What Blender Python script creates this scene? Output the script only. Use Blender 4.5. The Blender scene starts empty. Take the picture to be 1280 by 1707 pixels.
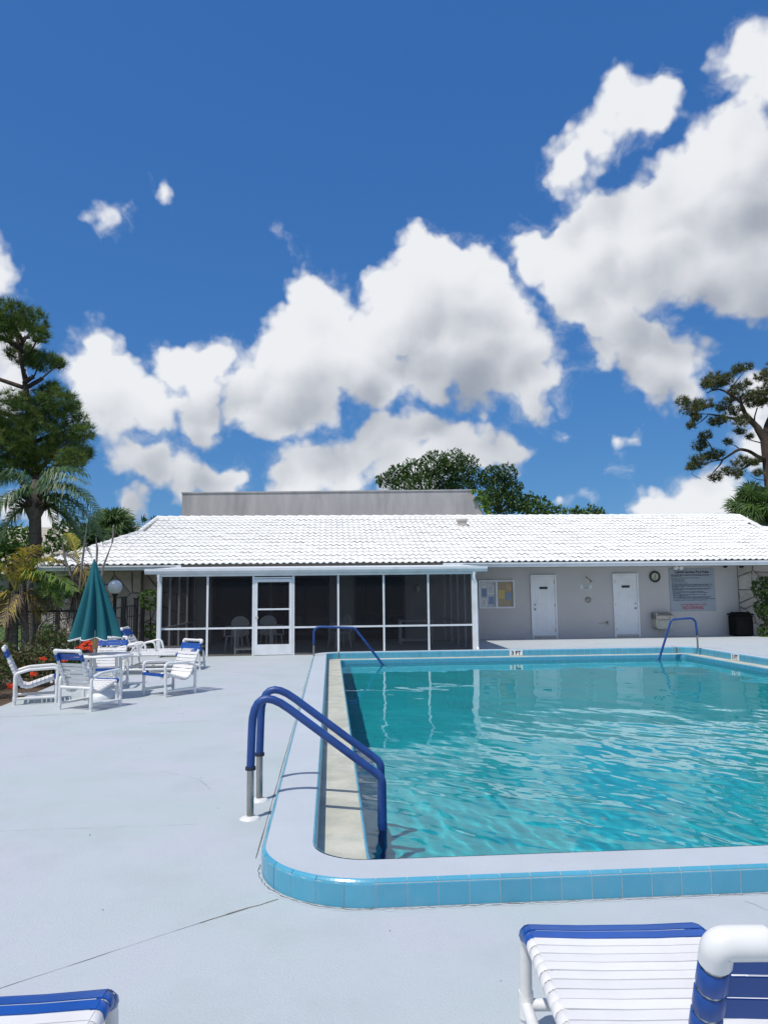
import bpy, math, random
import numpy as np
from mathutils import Vector, Matrix
from mathutils.geometry import tessellate_polygon

random.seed(7)
rng = np.random.default_rng(7)
sc = bpy.context.scene
col = sc.collection
rad = math.radians

# ------------------------------------------------------------------ camera
F, CX, CY, EYE = 1250.0, 640.0, 853.5, 1.54
PITCH, ROLL, YAW = rad(6.07), rad(0.63), rad(4.1)
def _rz(v): return np.array([v[0]*math.cos(YAW)+v[1]*math.sin(YAW), -v[0]*math.sin(YAW)+v[1]*math.cos(YAW), v[2]])
_f = _rz(np.array([0, math.cos(PITCH), math.sin(PITCH)])); _r = _rz(np.array([1., 0, 0])); _u = np.cross(_r, _f)
CR = math.cos(ROLL)*_r - math.sin(ROLL)*_u
CU = math.sin(ROLL)*_r + math.cos(ROLL)*_u
cam_data = bpy.data.cameras.new('camera'); cam = bpy.data.objects.new('camera', cam_data); col.objects.link(cam)
cam.matrix_world = Matrix(((CR[0], CU[0], -_f[0], 0), (CR[1], CU[1], -_f[1], 0), (CR[2], CU[2], -_f[2], EYE), (0, 0, 0, 1)))
cam_data.sensor_fit = 'HORIZONTAL'; cam_data.sensor_width = 36; cam_data.lens = 36*F/1280
cam_data.clip_start = 0.05; cam_data.clip_end = 3000
sc.camera = cam
def ray(x, y): return _f + CR*(x-CX)/F + CU*(CY-y)/F
def PV(x, y, v):                       # the place seen at pixel x, y that stands v metres down the pool axis
    d = ray(x, y); t = v/d[1]; return np.array([0, 0, EYE]) + t*d
def PZ(x, y, z=0.0):                   # the place seen at pixel x, y that lies at height z
    d = ray(x, y); t = (z-EYE)/d[2]; return np.array([0, 0, EYE]) + t*d

# ------------------------------------------------------------------ render settings
sc.render.engine = 'CYCLES'
sc.view_settings.view_transform = 'Standard'; sc.view_settings.look = 'None'
sc.view_settings.exposure = 0.0; sc.view_settings.gamma = 1.0; sc.view_settings.use_curve_mapping = False
cy = sc.cycles
cy.max_bounces = 10; cy.diffuse_bounces = 3; cy.glossy_bounces = 4; cy.transmission_bounces = 8; cy.transparent_max_bounces = 12
cy.use_denoising = True; cy.sample_clamp_indirect = 6.0
cy.caustics_refractive = True; cy.caustics_reflective = False

# ------------------------------------------------------------------ sun
SU, SV = 0.36, 0.375                   # shadow shift per metre of height
to_sun = Vector((-SU, -SV, 1.0)).normalized()
SUN_EL = math.asin(to_sun.z); SUN_AZ = math.atan2(to_sun.x, to_sun.y)
sun_d = bpy.data.lights.new('sun', 'SUN'); sun = bpy.data.objects.new('sun', sun_d); col.objects.link(sun)
sun_d.energy = 3.45; sun_d.angle = rad(0.53); sun_d.color = (1.0, 0.96, 0.90)
sun.rotation_euler = to_sun.to_track_quat('Z', 'Y').to_euler(); sun.location = (-20, -20, 60)
sun['kind'] = 'structure'

# ------------------------------------------------------------------ world: Nishita sky with cumulus by direction
world = bpy.data.worlds.new('World'); sc.world = world; world.use_nodes = True
wt = world.node_tree; wt.nodes.clear()
def WN(t, **k):
    n = wt.nodes.new(t)
    for a, b in k.items(): setattr(n, a, b)
    return n
def wlink(a, b): wt.links.new(a, b)
def wmath(op, a, b=None, c=None, clamp=False):
    n = WN('ShaderNodeMath', operation=op, use_clamp=clamp)
    for i, s in enumerate((a, b, c)):
        if s is None: continue
        if isinstance(s, (int, float)): n.inputs[i].default_value = s
        else: wlink(s, n.inputs[i])
    return n.outputs[0]
def wvec(op, a, b=None, scale=None):
    n = WN('ShaderNodeVectorMath', operation=op)
    for i, s in enumerate((a, b)):
        if s is None: continue
        if isinstance(s, (tuple, list, np.ndarray, Vector)): n.inputs[i].default_value = tuple(s)
        else: wlink(s, n.inputs[i])
    if scale is not None:
        if isinstance(scale, (int, float)): n.inputs['Scale'].default_value = scale
        else: wlink(scale, n.inputs['Scale'])
    return n.outputs['Value'] if op in ('DISTANCE', 'LENGTH', 'DOT_PRODUCT') else n.outputs[0]
def wramp(v, a, b, lo=0.0, hi=1.0):
    n = WN('ShaderNodeMapRange', interpolation_type='SMOOTHSTEP'); wlink(v, n.inputs[0])
    for i, q in enumerate((a, b, lo, hi)): n.inputs[i+1].default_value = q
    return n.outputs[0]
def wmix(f, a, b):
    n = WN('ShaderNodeMix', data_type='RGBA')
    if isinstance(f, (int, float)): n.inputs[0].default_value = f
    else: wlink(f, n.inputs[0])
    for i, s in ((6, a), (7, b)):
        if isinstance(s, tuple): n.inputs[i].default_value = (*s, 1)
        else: wlink(s, n.inputs[i])
    return n.outputs[2]
def wnoise(v, scale, detail, rough=0.55):
    n = WN('ShaderNodeTexNoise'); wlink(v, n.inputs['Vector'])
    n.inputs['Scale'].default_value = scale; n.inputs['Detail'].default_value = detail; n.inputs['Roughness'].default_value = rough
    return n
CLOUDS = [
 (700,450,50),(738,455,50),(790,490,58),(835,540,55),(875,600,52),(905,640,36),(680,520,78),(760,560,88),(840,612,56),
 (520,492,36),(545,545,58),(600,590,78),(500,575,58),(460,605,52),(430,645,56),(510,648,58),(620,632,52),(720,620,52),(800,628,48),
 (460,690,30),(395,625,36),(352,602,36),(308,620,38),(275,605,26),(330,650,34),
 (160,580,26),(150,622,40),(195,640,40),(225,668,42),(180,692,42),(250,702,38),(330,705,36),(290,678,26),
 (205,760,34),(255,772,42),(312,792,36),(365,802,28),(395,792,18),
 (530,776,38),(498,798,30),(572,790,34),(640,736,36),(700,722,36),(745,748,40),(790,757,32),(836,757,26),(690,778,40),(600,765,26),
 (1232,95,42),(1275,135,48),(1200,118,18),(1060,190,48),(1010,225,42),(962,262,30),(1098,160,28),(952,292,18),
 (1230,245,78),(1190,285,66),(1130,325,58),(1080,375,66),(1010,365,48),(960,405,50),(900,428,40),(868,410,14),(1150,405,86),
 (1250,400,105),(1050,450,74),(950,478,52),(1290,455,74),(1200,455,46),(1020,530,56),(1070,570,52),(1112,612,46),(1000,590,28),
 (1132,652,30),(1092,640,36),(1150,600,26),
 (-5,455,30),(-20,420,30),(10,585,34),(15,650,34),
 (190,372,17),(168,384,9),(215,364,12),(475,385,16),(272,322,9),
 (1032,740,15),(1056,730,9),(1050,790,12),(1068,791,9),(1032,791,9),(215,852,20),(235,856,14),(196,856,14),
 (1150,842,38),(1100,848,30),(1200,836,32),(1245,846,28),(1265,745,36),(1275,650,36),(1250,690,24),(932,838,10),(20,835,26),
 (60,850,20),(945,712,7),(980,828,8),
]
def unit(v): return v/np.linalg.norm(v)
geo = WN('ShaderNodeTexCoord').outputs['Generated']
dirn = wvec('NORMALIZE', geo)
# billows: push the direction about with noise before the blobs are measured
n1 = wnoise(dirn, 9.0, 4.0, 0.55); n2 = wnoise(dirn, 30.0, 3.0, 0.5)
w1 = wvec('SCALE', wvec('SUBTRACT', n1.outputs['Color'], (0.5, 0.5, 0.5)), scale=0.075)
w2 = wvec('SCALE', wvec('SUBTRACT', n2.outputs['Color'], (0.5, 0.5, 0.5)), scale=0.027)
warped = wvec('ADD', wvec('ADD', dirn, w1), w2)
def field(vec, every=1):
    cur = None
    for i, (x, y, r) in enumerate(CLOUDS):
        if every > 1 and r < 30: continue
        c = unit(ray(x, y)); rr = float(np.linalg.norm(unit(ray(x+r, y)) - c)) + (-.0065 if r < 18 else .004 if y > 670 else .003)
        s = wmath('SUBTRACT', rr, wvec('DISTANCE', vec, tuple(c)))
        cur = s if cur is None else wmath('SMOOTH_MAX', cur, s, 0.012)
    return cur
sd = field(warped)
# elsewhere round the horizon the same fair-weather cumulus goes on
far_n = wnoise(wvec('MULTIPLY', warped, (1.0, 1.0, 1.9)), 2.6, 3.0, 0.5).outputs['Fac']
off_axis = wramp(wvec('DOT_PRODUCT', dirn, tuple(unit(_f))), math.cos(rad(42)), math.cos(rad(52)))
sd_far = wmath('MULTIPLY', wmath('SUBTRACT', far_n, 0.56), 0.5)
sd_far = wmath('SUBTRACT', sd_far, wmath('MULTIPLY', wmath('SUBTRACT', 1.0, off_axis), 1.0))
sd = wmath('MAXIMUM', sd, sd_far)
def billow(vec, scale, detail, feature='F1'):        # rounded lobes, as in a cumulus head; second value: how far the lobe faces the sun
    n = WN('ShaderNodeTexVoronoi', voronoi_dimensions='3D', feature=feature, normalize=True); wlink(vec, n.inputs['Vector'])
    n.inputs['Scale'].default_value = scale; n.inputs['Detail'].default_value = detail; n.inputs['Roughness'].default_value = .5; n.inputs['Lacunarity'].default_value = 2.4
    if 'Smoothness' in n.inputs: n.inputs['Smoothness'].default_value = 1.0
    return n.outputs['Distance'], wvec('DOT_PRODUCT', wvec('SUBTRACT', vec, n.outputs['Position']), (-.45, 0, .89))
soft = wvec('ADD', wvec('ADD', dirn, wvec('SCALE', w1, scale=0.45)), wvec('SCALE', w2, scale=0.35))
V0, R0 = billow(soft, 15.0, 2.0)
lobe = wvec('ADD', soft, wvec('SCALE', w2, scale=0.8))
V2, R2 = billow(wvec('ADD', lobe, (3.3, 1.7, 0.4)), 9.0, 0.0, 'SMOOTH_F1')
V3, R3 = billow(wvec('ADD', lobe, (1.3, 2.7, 0.4)), 22.0, 0.0, 'SMOOTH_F1')
sdn = wmath('ADD', sd, wmath('MULTIPLY', wmath('SUBTRACT', 0.36, V0), 0.080))
wisp = wnoise(warped, 24.0, 5.0, 0.62).outputs['Fac']
alpha = wmath('MAXIMUM', wramp(sdn, -0.004, 0.013), wmath('MULTIPLY', wramp(wmath('ADD', sd, wmath('MULTIPLY', wmath('SUBTRACT', wisp, 0.5), 0.09)), -0.013, 0.03), 0.60))
# shade: how much cloud lies between this point and the sun (up and to the left), and how each lobe faces it
up_shift = wvec('ADD', wvec('ADD', dirn, wvec('SCALE', w1, scale=0.9)), (-0.018, 0.0, 0.078))
sh = field(up_shift, 2)
shade_n = wnoise(soft, 7.0, 2.0, 0.5).outputs['Fac']
relief = wmath('ADD', wmath('MULTIPLY', R3, -0.70), wmath('MULTIPLY', R2, -0.30))
sh2 = wmath('ADD', wmath('ADD', sh, wmath('MULTIPLY', wmath('SUBTRACT', shade_n, 0.5), 0.03)), relief)
dark = wramp(sh2, -0.040, 0.068)
CS = 1/0.11
cloud_c = wmix(dark, (0.87*CS, 0.885*CS, 0.91*CS), (0.34*CS, 0.375*CS, 0.44*CS))
sky = WN('ShaderNodeTexSky', sky_type='NISHITA', sun_disc=False)
sky.sun_elevation = SUN_EL; sky.sun_rotation = SUN_AZ
sky.altitude = 0; sky.air_density = 1.0; sky.dust_density = 0.15; sky.ozone_density = 3.5
hs = WN('ShaderNodeHueSaturation'); hs.inputs['Saturation'].default_value = 1.16; hs.inputs['Value'].default_value = 1.0
wlink(sky.outputs[0], hs.inputs['Color'])
SS = 0.11                              # the camera's flatter, bluer rendering of a clear sky
sep = WN('ShaderNodeSeparateColor'); wlink(hs.outputs[0], sep.inputs[0]); gm = WN('ShaderNodeCombineColor')
for i, (pw, kk) in enumerate(((.61, .228), (.53, .419), (.39, .669))):
    wlink(wmath('MULTIPLY', wmath('POWER', wmath('MULTIPLY', sep.outputs[i], SS), pw), kk/SS), gm.inputs[i])
skyc = wmix(wmath('MULTIPLY', alpha, 0.97), gm.outputs[0], cloud_c)
bg = WN('ShaderNodeBackground'); wlink(skyc, bg.inputs[0]); bg.inputs[1].default_value = 0.11
wo = WN('ShaderNodeOutputWorld'); wlink(bg.outputs[0], wo.inputs[0])
world.cycles.sampling_method = 'MANUAL'; world.cycles.sample_map_resolution = 512

# ------------------------------------------------------------------ helpers
class MB:
    def __init__(s): s.v = []; s.f = []; s.m = []; s.mi = 0; s.smooth = []; s.sm = False
    def add(s, V, Fs):
        b = len(s.v); s.v.extend([tuple(map(float, p)) for p in V])
        for f in Fs: s.f.append(tuple(int(i)+b for i in f)); s.m.append(s.mi); s.smooth.append(s.sm)
        return s
    def box(s, a, b, bev=0.0):
        (x0, y0, z0), (x1, y1, z1) = a, b
        if bev <= 0:
            V = [(x0,y0,z0),(x1,y0,z0),(x1,y1,z0),(x0,y1,z0),(x0,y0,z1),(x1,y0,z1),(x1,y1,z1),(x0,y1,z1)]
            return s.add(V, [(0,3,2,1),(4,5,6,7),(0,1,5,4),(1,2,6,5),(2,3,7,6),(3,0,4,7)])
        e = bev
        def ring(i, z): return [(x0+i,y0+i,z),(x1-i,y0+i,z),(x1-i,y1-i,z),(x0+i,y1-i,z)]
        V = ring(e, z0)+ring(0, z0+e)+ring(0, z1-e)+ring(e, z1)
        Fs = [(3,2,1,0),(12,13,14,15)]
        for k in range(3):
            for i in range(4): j = (i+1) % 4; Fs.append((4*k+i, 4*k+j, 4*k+4+j, 4*k+4+i))
        return s.add(V, Fs)
    def tube(s, pts, r, n=10, caps=True, closed=False):
        P = [np.array(p, float) for p in pts]; m = len(P)
        R = list(r) if hasattr(r, '__len__') else [r]*m
        T = []
        for i in range(m):
            a = P[(i-1) % m] if (closed or i > 0) else P[i]; b = P[(i+1) % m] if (closed or i < m-1) else P[i]
            d = b-a; T.append(d/(np.linalg.norm(d)+1e-12))
        ref = np.array([0, 0, 1.]) if abs(T[0][2]) < .9 else np.array([1., 0, 0])
        N = np.cross(T[0], ref); N /= np.linalg.norm(N)
        V = []
        for i in range(m):
            N = N - T[i]*(N@T[i]); N /= np.linalg.norm(N)+1e-12; B = np.cross(T[i], N)
            for k in range(n):
                a = 2*math.pi*k/n; V.append(P[i]+R[i]*(math.cos(a)*N+math.sin(a)*B))
        Fs = []; seg = m if closed else m-1
        for i in range(seg):
            j = (i+1) % m
            for k in range(n): l = (k+1) % n; Fs.append((i*n+k, i*n+l, j*n+l, j*n+k))
        o = s.sm; s.sm = True; s.add(V, Fs); s.sm = o
        if caps and not closed:
            s.add(V[:n], [tuple(range(n))[::-1]]); s.add(V[-n:], [tuple(range(n))])
        return s
    def lathe(s, prof, c=(0,0,0), n=20, fold=None):
        V = []
        for (r, z) in prof:
            for k in range(n):
                a = 2*math.pi*k/n; q = r if fold is None else fold(r, z, a)
                V.append((c[0]+q*math.cos(a), c[1]+q*math.sin(a), c[2]+z))
        Fs = []
        for i in range(len(prof)-1):
            for k in range(n): l = (k+1) % n; Fs.append((i*n+k, i*n+l, (i+1)*n+l, (i+1)*n+k))
        o = s.sm; s.sm = True; s.add(V, Fs); s.sm = o
        return s
    def prism(s, poly, d, axis='y', at=0.0):        # polygon (a,b) extruded by d; axis y: a->x,b->z ; axis z: a->x,b->y ; axis x: a->y,b->z
        n = len(poly)
        def mk(a, b, t): return (a, at+t, b) if axis == 'y' else (a, b, at+t) if axis == 'z' else (at+t, a, b)
        V = [mk(a, b, 0) for a, b in poly]+[mk(a, b, d) for a, b in poly]
        Fs = [tuple(range(n)), tuple(range(2*n-1, n-1, -1))]
        for i in range(n): j = (i+1) % n; Fs.append((j, i, n+i, n+j))
        return s.add(V, Fs)
    def tris(s, T):                                  # (k,3,3) loose triangles
        T = np.asarray(T); k = len(T); b = len(s.v)
        s.v.extend(map(tuple, T.reshape(-1, 3).tolist()))
        s.f.extend(map(tuple, (np.arange(3*k).reshape(-1, 3)+b).tolist()))
        s.m.extend([s.mi]*k); s.smooth.extend([s.sm]*k); return s
    def mesh(s, name, mats, off=(0,0,0)):
        me = bpy.data.meshes.new(name)
        V = np.array(s.v, float)-np.array(off, float) if s.v else np.zeros((0,3))
        me.from_pydata(V.tolist(), [], s.f)
        for m in (mats if isinstance(mats, (list, tuple)) else [mats]): me.materials.append(m)
        if len(s.f) == len(me.polygons):
            me.polygons.foreach_set('material_index', s.m); me.polygons.foreach_set('use_smooth', s.smooth)
        return me
    def build(s, name, mats, parent=None, kind=None, label=None, fix=True):
        off = Vector((0,0,0)); p = parent
        while p is not None: off = off+p.location; p = p.parent
        me = s.mesh(name, mats, off)
        if fix:
            import bmesh
            bm = bmesh.new(); bm.from_mesh(me); bmesh.ops.recalc_face_normals(bm, faces=bm.faces); bm.to_mesh(me); bm.free()
        o = bpy.data.objects.new(name, me); col.objects.link(o); o.parent = parent
        if kind: o['kind'] = kind
        if label: o['label'] = label
        return o
def tag(o, label, cat, group=None):
    o['label'] = label; o['category'] = cat
    if group: o['group'] = group
    return o
def thing(name, label, cat, loc=(0,0,0), rotz=0.0, group=None):
    o = bpy.data.objects.new(name, None); col.objects.link(o); o.empty_display_size = 0.1
    o.location = loc; o.rotation_euler = (0, 0, rotz)
    return tag(o, label, cat, group)
def dup(root, loc=None, rotz=None, label=None, group=None, parent=None):
    c = root.copy(); col.objects.link(c)
    if parent is not None: c.parent = parent
    if loc is not None: c.location = loc
    if rotz is not None: c.rotation_euler = (0, 0, rotz)
    if label: c['label'] = label
    if group: c['group'] = group
    for ch in list(root.children): dup(ch, parent=c)
    return c
def inst(me, name, parent, loc=(0,0,0), rot=(0,0,0), kind=None):
    o = bpy.data.objects.new(name, me); col.objects.link(o); o.parent = parent
    off = Vector((0,0,0)); p = parent
    while p is not None: off = off+p.location; p = p.parent
    o.location = Vector(loc)-off; o.rotation_euler = rot
    if kind: o['kind'] = kind
    return o
def fillet(pts, r, n=5):
    P = [np.array(p, float) for p in pts]; out = [P[0]]
    for i in range(1, len(P)-1):
        rr = r[i-1] if hasattr(r, '__len__') else r
        a = P[i-1]-P[i]; b = P[i+1]-P[i]; la, lb = np.linalg.norm(a), np.linalg.norm(b); a /= la; b /= lb
        half = math.acos(max(-1, min(1, a@b)))/2
        if half > math.pi/2-.02 or rr <= 0: out.append(P[i]); continue
        t = min(rr/math.tan(half), la*.49, lb*.49)
        p0, p1 = P[i]+a*t, P[i]+b*t
        for k in range(n+1):
            q = k/n; out.append((1-q)**2*p0+2*q*(1-q)*P[i]+q*q*p1)
    out.append(P[-1]); return out

# ------------------------------------------------------------------ materials
def mat(name, c1, c2=None, scale=6.0, rough=0.6, metal=0.0, bump=0.0, bscale=60.0, detail=4.0, spec=0.5, lo=0.35, hi=0.65,
        stain=None, stain_scale=1.2, stain_amt=0.0, translucent=0.0, coat=0.0, rvar=0.0, speck=None, stretch=(1,1,1), coord='Object', objvar=0.0):
    m = bpy.data.materials.new(name); m.use_nodes = True; nt = m.node_tree; nt.nodes.clear()
    N = lambda t: nt.nodes.new(t); L = nt.links.new
    out = N('ShaderNodeOutputMaterial'); b = N('ShaderNodeBsdfPrincipled')
    b.inputs['Roughness'].default_value = rough; b.inputs['Metallic'].default_value = metal
    b.inputs['Specular IOR Level'].default_value = spec; b.inputs['Coat Weight'].default_value = coat
    tc = N('ShaderNodeTexCoord'); mp = N('ShaderNodeMapping'); mp.inputs['Scale'].default_value = stretch; L(tc.outputs[coord], mp.inputs[0])
    def noise(s, d=4.0, r=0.55):
        n = N('ShaderNodeTexNoise'); n.inputs['Scale'].default_value = s; n.inputs['Detail'].default_value = d; n.inputs['Roughness'].default_value = r
        L(mp.outputs[0], n.inputs['Vector']); return n.outputs['Fac']
    def rng_(v, a, z, o0=0., o1=1.):
        n = N('ShaderNodeMapRange'); L(v, n.inputs[0])
        for i, q in enumerate((a, z, o0, o1)): n.inputs[i+1].default_value = q
        return n.outputs[0]
    def mixc(f, a, c):
        n = N('ShaderNodeMix'); n.data_type = 'RGBA'
        if isinstance(f, float): n.inputs[0].default_value = f
        else: L(f, n.inputs[0])
        for i, s in ((6, a), (7, c)):
            if isinstance(s, tuple): n.inputs[i].default_value = (*s[:3], 1)
            else: L(s, n.inputs[i])
        return n.outputs[2]
    c2 = c2 or tuple(min(1, x*0.86) for x in c1)
    cur = mixc(rng_(noise(scale, detail), lo, hi), tuple(c1), tuple(c2))
    if stain is not None and stain_amt > 0:
        cur = mixc(rng_(noise(stain_scale, 6.0, 0.65), 0.48, 0.74, 0.0, stain_amt), cur, tuple(stain))
    if speck is not None:
        cur = mixc(rng_(noise(speck[1], 2.0), speck[2], speck[2]+0.05, 0., speck[3]), cur, tuple(speck[0]))
    if objvar > 0:
        oi = N('ShaderNodeObjectInfo'); hv = N('ShaderNodeHueSaturation'); L(cur, hv.inputs['Color'])
        L(rng_(oi.outputs['Random'], 0., 1., 1-objvar, 1+objvar), hv.inputs['Value']); cur = hv.outputs[0]
    L(cur, b.inputs['Base Color'])
    if rvar > 0: L(rng_(noise(scale*2.3), 0.3, 0.7, rough-rvar, rough+rvar), b.inputs['Roughness'])
    if bump > 0:
        bp = N('ShaderNodeBump'); bp.inputs['Strength'].default_value = 1.0; bp.inputs['Distance'].default_value = bump
        L(noise(bscale, 5.0), bp.inputs['Height']); L(bp.outputs[0], b.inputs['Normal'])
    sh = b.outputs[0]
    if translucent > 0:
        t = N('ShaderNodeBsdfTranslucent'); hv = N('ShaderNodeHueSaturation'); hv.inputs['Value'].default_value = 1.3; L(cur, hv.inputs['Color']); L(hv.outputs[0], t.inputs[0])
        mx = N('ShaderNodeMixShader'); mx.inputs[0].default_value = translucent; L(sh, mx.inputs[1]); L(t.outputs[0], mx.inputs[2]); sh = mx.outputs[0]
    L(sh, out.inputs[0]); return m
M = {}
M['deck'] = mat('deck_paint', (.445,.505,.505), (.49,.505,.54), scale=.8, rough=.75, bump=.0025, bscale=90, stain=(.40,.43,.435), stain_scale=1.3, stain_amt=.6, speck=((.36,.36,.38), 75, .72, .45))
M['coping'] = mat('coping_paint', (.50,.54,.575), (.475,.51,.545), scale=1.6, rough=.7, bump=.002, bscale=110, stain=(.43,.46,.49), stain_scale=2.5, stain_amt=.4, speck=((.36,.36,.38), 90, .72, .4))
M['tile'] = mat('glazed_blue_tile', (.085,.36,.51), (.080,.34,.485), scale=9, rough=.24, bump=.0004, bscale=12, objvar=.05, stain=(.20,.38,.48), stain_scale=6, stain_amt=.35)
M['grout'] = mat('grout', (.55,.60,.58), (.42,.46,.45), scale=30, rough=.9, bump=.001)
M['ledge'] = mat('gutter_concrete', (.55,.53,.42), (.40,.41,.34), scale=3.5, rough=.7, bump=.004, bscale=26, stain=(.66,.64,.55), stain_scale=2.2, stain_amt=.8)
M['basin'] = mat('pool_plaster', (.008,.485,.53), (.007,.425,.48), scale=1.2, rough=.8, bump=.002, bscale=40)
M['dirt'] = mat('crack_dirt', (.10,.095,.085), (.22,.21,.19), scale=30, rough=.95)
M['white_pvc'] = mat('white_pvc', (.80,.79,.77), (.74,.73,.71), scale=5, rough=.32, stain=(.62,.60,.55), stain_scale=5, stain_amt=.35)
M['white_strap'] = mat('white_vinyl', (.80,.785,.77), (.76,.74,.72), scale=8, rough=.42, stain=(.66,.63,.58), stain_scale=7, stain_amt=.3, objvar=.05)
M['blue_strap'] = mat('blue_vinyl', (.012,.085,.37), (.010,.07,.31), scale=8, rough=.33, objvar=.10)
M['blue_foam'] = mat('blue_sleeve', (.014,.060,.245), (.012,.05,.205), scale=7, rough=.42, bump=.0015, bscale=30, stain=(.05,.13,.40), stain_scale=4, stain_amt=.5)
M['steel'] = mat('stainless_steel', (.42,.40,.37), (.30,.28,.25), scale=14, rough=.32, metal=.9, rvar=.1, stretch=(1,1,.25))
M['white_metal'] = mat('white_aluminium', (.78,.80,.82), (.72,.74,.76), scale=3, rough=.4, stain=(.60,.60,.58), stain_scale=3, stain_amt=.4)
M['wall'] = mat('grey_wall_paint', (.60,.565,.545), (.555,.53,.515), scale=.8, rough=.88, bump=.004, bscale=55, stain=(.49,.48,.48), stain_scale=.9, stain_amt=.5)
M['parapet'] = mat('weathered_parapet', (.50,.475,.465), (.41,.395,.39), scale=2.5, rough=.92, bump=.006, bscale=24, stain=(.30,.29,.29), stain_scale=1.5, stain_amt=.8, stretch=(1,1,.22))
M['rooftile'] = mat('white_roof_tile', (.88,.87,.84), (.83,.82,.78), scale=1.4, rough=.75, bump=.002, bscale=50, stain=(.62,.58,.52), stain_scale=.5, stain_amt=.35, coord='Object')
M['roofbed'] = mat('roof_underlay', (.50,.49,.46), None, rough=.9)
M['tanroof'] = mat('tan_roof_tile', (.50,.46,.37), (.43,.39,.31), scale=2, rough=.85, bump=.01, bscale=8)
M['fascia'] = mat('brown_fascia', (.17,.15,.11), (.12,.11,.085), scale=3, rough=.8)
M['stone'] = mat('flagstone', (.52,.43,.37), (.40,.33,.28), scale=5, rough=.9, bump=.012, bscale=18, objvar=.22, stain=(.55,.50,.45), stain_scale=4, stain_amt=.6)
M['stone_pale'] = mat('pale_flagstone', (.62,.58,.52), (.50,.46,.41), scale=5, rough=.9, bump=.012, bscale=18, objvar=.18)
M['mortar'] = mat('dark_mortar', (.17,.15,.13), (.27,.24,.21), scale=12, rough=.95)
M['dark'] = mat('black_paint', (.012,.012,.013), (.02,.02,.021), scale=8, rough=.45)
M['plastic_black'] = mat('black_bin', (.006,.006,.0065), (.009,.009,.0095), scale=5, rough=.75, spec=.2)
M['door'] = mat('white_door_paint', (.88,.88,.88), (.84,.84,.85), scale=2, rough=.5, stain=(.55,.54,.52), stain_scale=2.5, stain_amt=.3)
M['interior'] = mat('porch_wall', (.20,.195,.19), (.17,.165,.16), scale=1.5, rough=.9)
M['darkglass'] = mat('dark_glass', (.012,.013,.014), None, rough=.06)
M['umbrella'] = mat('teal_canvas', (.003,.120,.145), (.0025,.10,.125), scale=5, rough=.85, bump=.002, bscale=160, stain=(.01,.15,.15), stain_scale=2.5, stain_amt=.4)
M['trim'] = mat('white_piping', (.84,.85,.83), None, rough=.7)
M['yellow'] = mat('yellowed_plastic', (.55,.42,.14), (.5,.4,.2), rough=.5)
M['cork'] = mat('cork_board', (.46,.36,.26), (.40,.31,.22), scale=40, rough=.9)
M['paper'] = mat('paper', (.62,.60,.62), (.56,.55,.58), rough=.8)
M['paper_y'] = mat('yellow_paper', (.72,.56,.18), None, rough=.8)
M['paper_o'] = mat('orange_paper', (.60,.42,.24), None, rough=.8)
M['paper_b'] = mat('blue_paper', (.22,.34,.55), None, rough=.8)
M['signboard'] = mat('rules_board', (.36,.40,.45), (.34,.38,.43), scale=2, rough=.6)
M['ink'] = mat('dark_lettering', (.02,.025,.05), None, rough=.7)
M['red_ink'] = mat('red_lettering', (.50,.02,.04), None, rough=.7)
M['clock_face'] = mat('clock_face', (.55,.55,.42), None, rough=.5)
M['globe'] = mat('white_globe', (.92,.92,.91), (.88,.88,.87), scale=3, rough=.25)
M['grass'] = mat('lawn', (.05,.12,.022), (.09,.15,.035), scale=2.2, rough=.95, bump=.03, bscale=40, stain=(.12,.13,.05), stain_scale=.8, stain_amt=.6)
M['mulch'] = mat('mulch', (.075,.045,.028), (.13,.085,.05), scale=22, rough=.95, bump=.03, bscale=35, stain=(.17,.13,.08), stain_scale=6, stain_amt=.5)
M['bark'] = mat('pine_bark', (.085,.058,.045), (.045,.032,.027), scale=7, rough=.95, bump=.03, bscale=14, stretch=(1,1,.35))
M['palm_bark'] = mat('palm_bark', (.17,.145,.12), (.10,.085,.07), scale=9, rough=.95, bump=.03, bscale=12, stretch=(1,1,2.2))
def leafm(n, a, b, t=.28, r=.55): return mat(n, a, b, scale=1.6, rough=r, translucent=t, lo=.3, hi=.7, spec=.35)
M['pine1'] = leafm('pine_needles', (0.083,0.145,0.026), (0.049,0.102,0.020)); M['pine2'] = leafm('young_pine_needles', (0.157,0.206,0.036), (0.107,0.165,0.030)); M['pine3'] = leafm('old_pine_needles', (0.030,0.059,0.017), (0.049,0.066,0.020))
M['pineR1'] = leafm('olive_pine_needles', (0.116,0.135,0.040), (0.069,0.091,0.030)); M['pineR2'] = leafm('tawny_pine_needles', (0.214,0.190,0.074), (0.148,0.140,0.053))
M['palm1'] = leafm('palm_leaflet', (0.124,0.206,0.074), (0.074,0.148,0.053), r=.4); M['palm2'] = leafm('palm_leaflet_dark', (0.049,0.099,0.033), (0.074,0.132,0.045), r=.4)
M['yel1'] = leafm('yellowing_leaflet', (0.480,0.400,0.064), (0.352,0.256,0.048)); M['yel2'] = leafm('lime_leaflet', (0.225,0.300,0.038), (0.150,0.255,0.030)); M['dead'] = leafm('dry_leaflet', (.22,.17,.11), (.15,.11,.07), t=.12, r=.8); M['deadgrey'] = leafm('grey_dry_leaflet', (.30,.28,.25), (.20,.18,.16), t=.1, r=.85)
M['leaf1'] = leafm('dark_leaf', (0.036,0.083,0.017), (0.020,0.053,0.012), t=.2); M['leaf2'] = leafm('mid_leaf', (0.099,0.165,0.033), (0.066,0.124,0.025), t=.25); M['leaf3'] = leafm('light_leaf', (0.165,0.272,0.046), (0.116,0.214,0.033))
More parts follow.
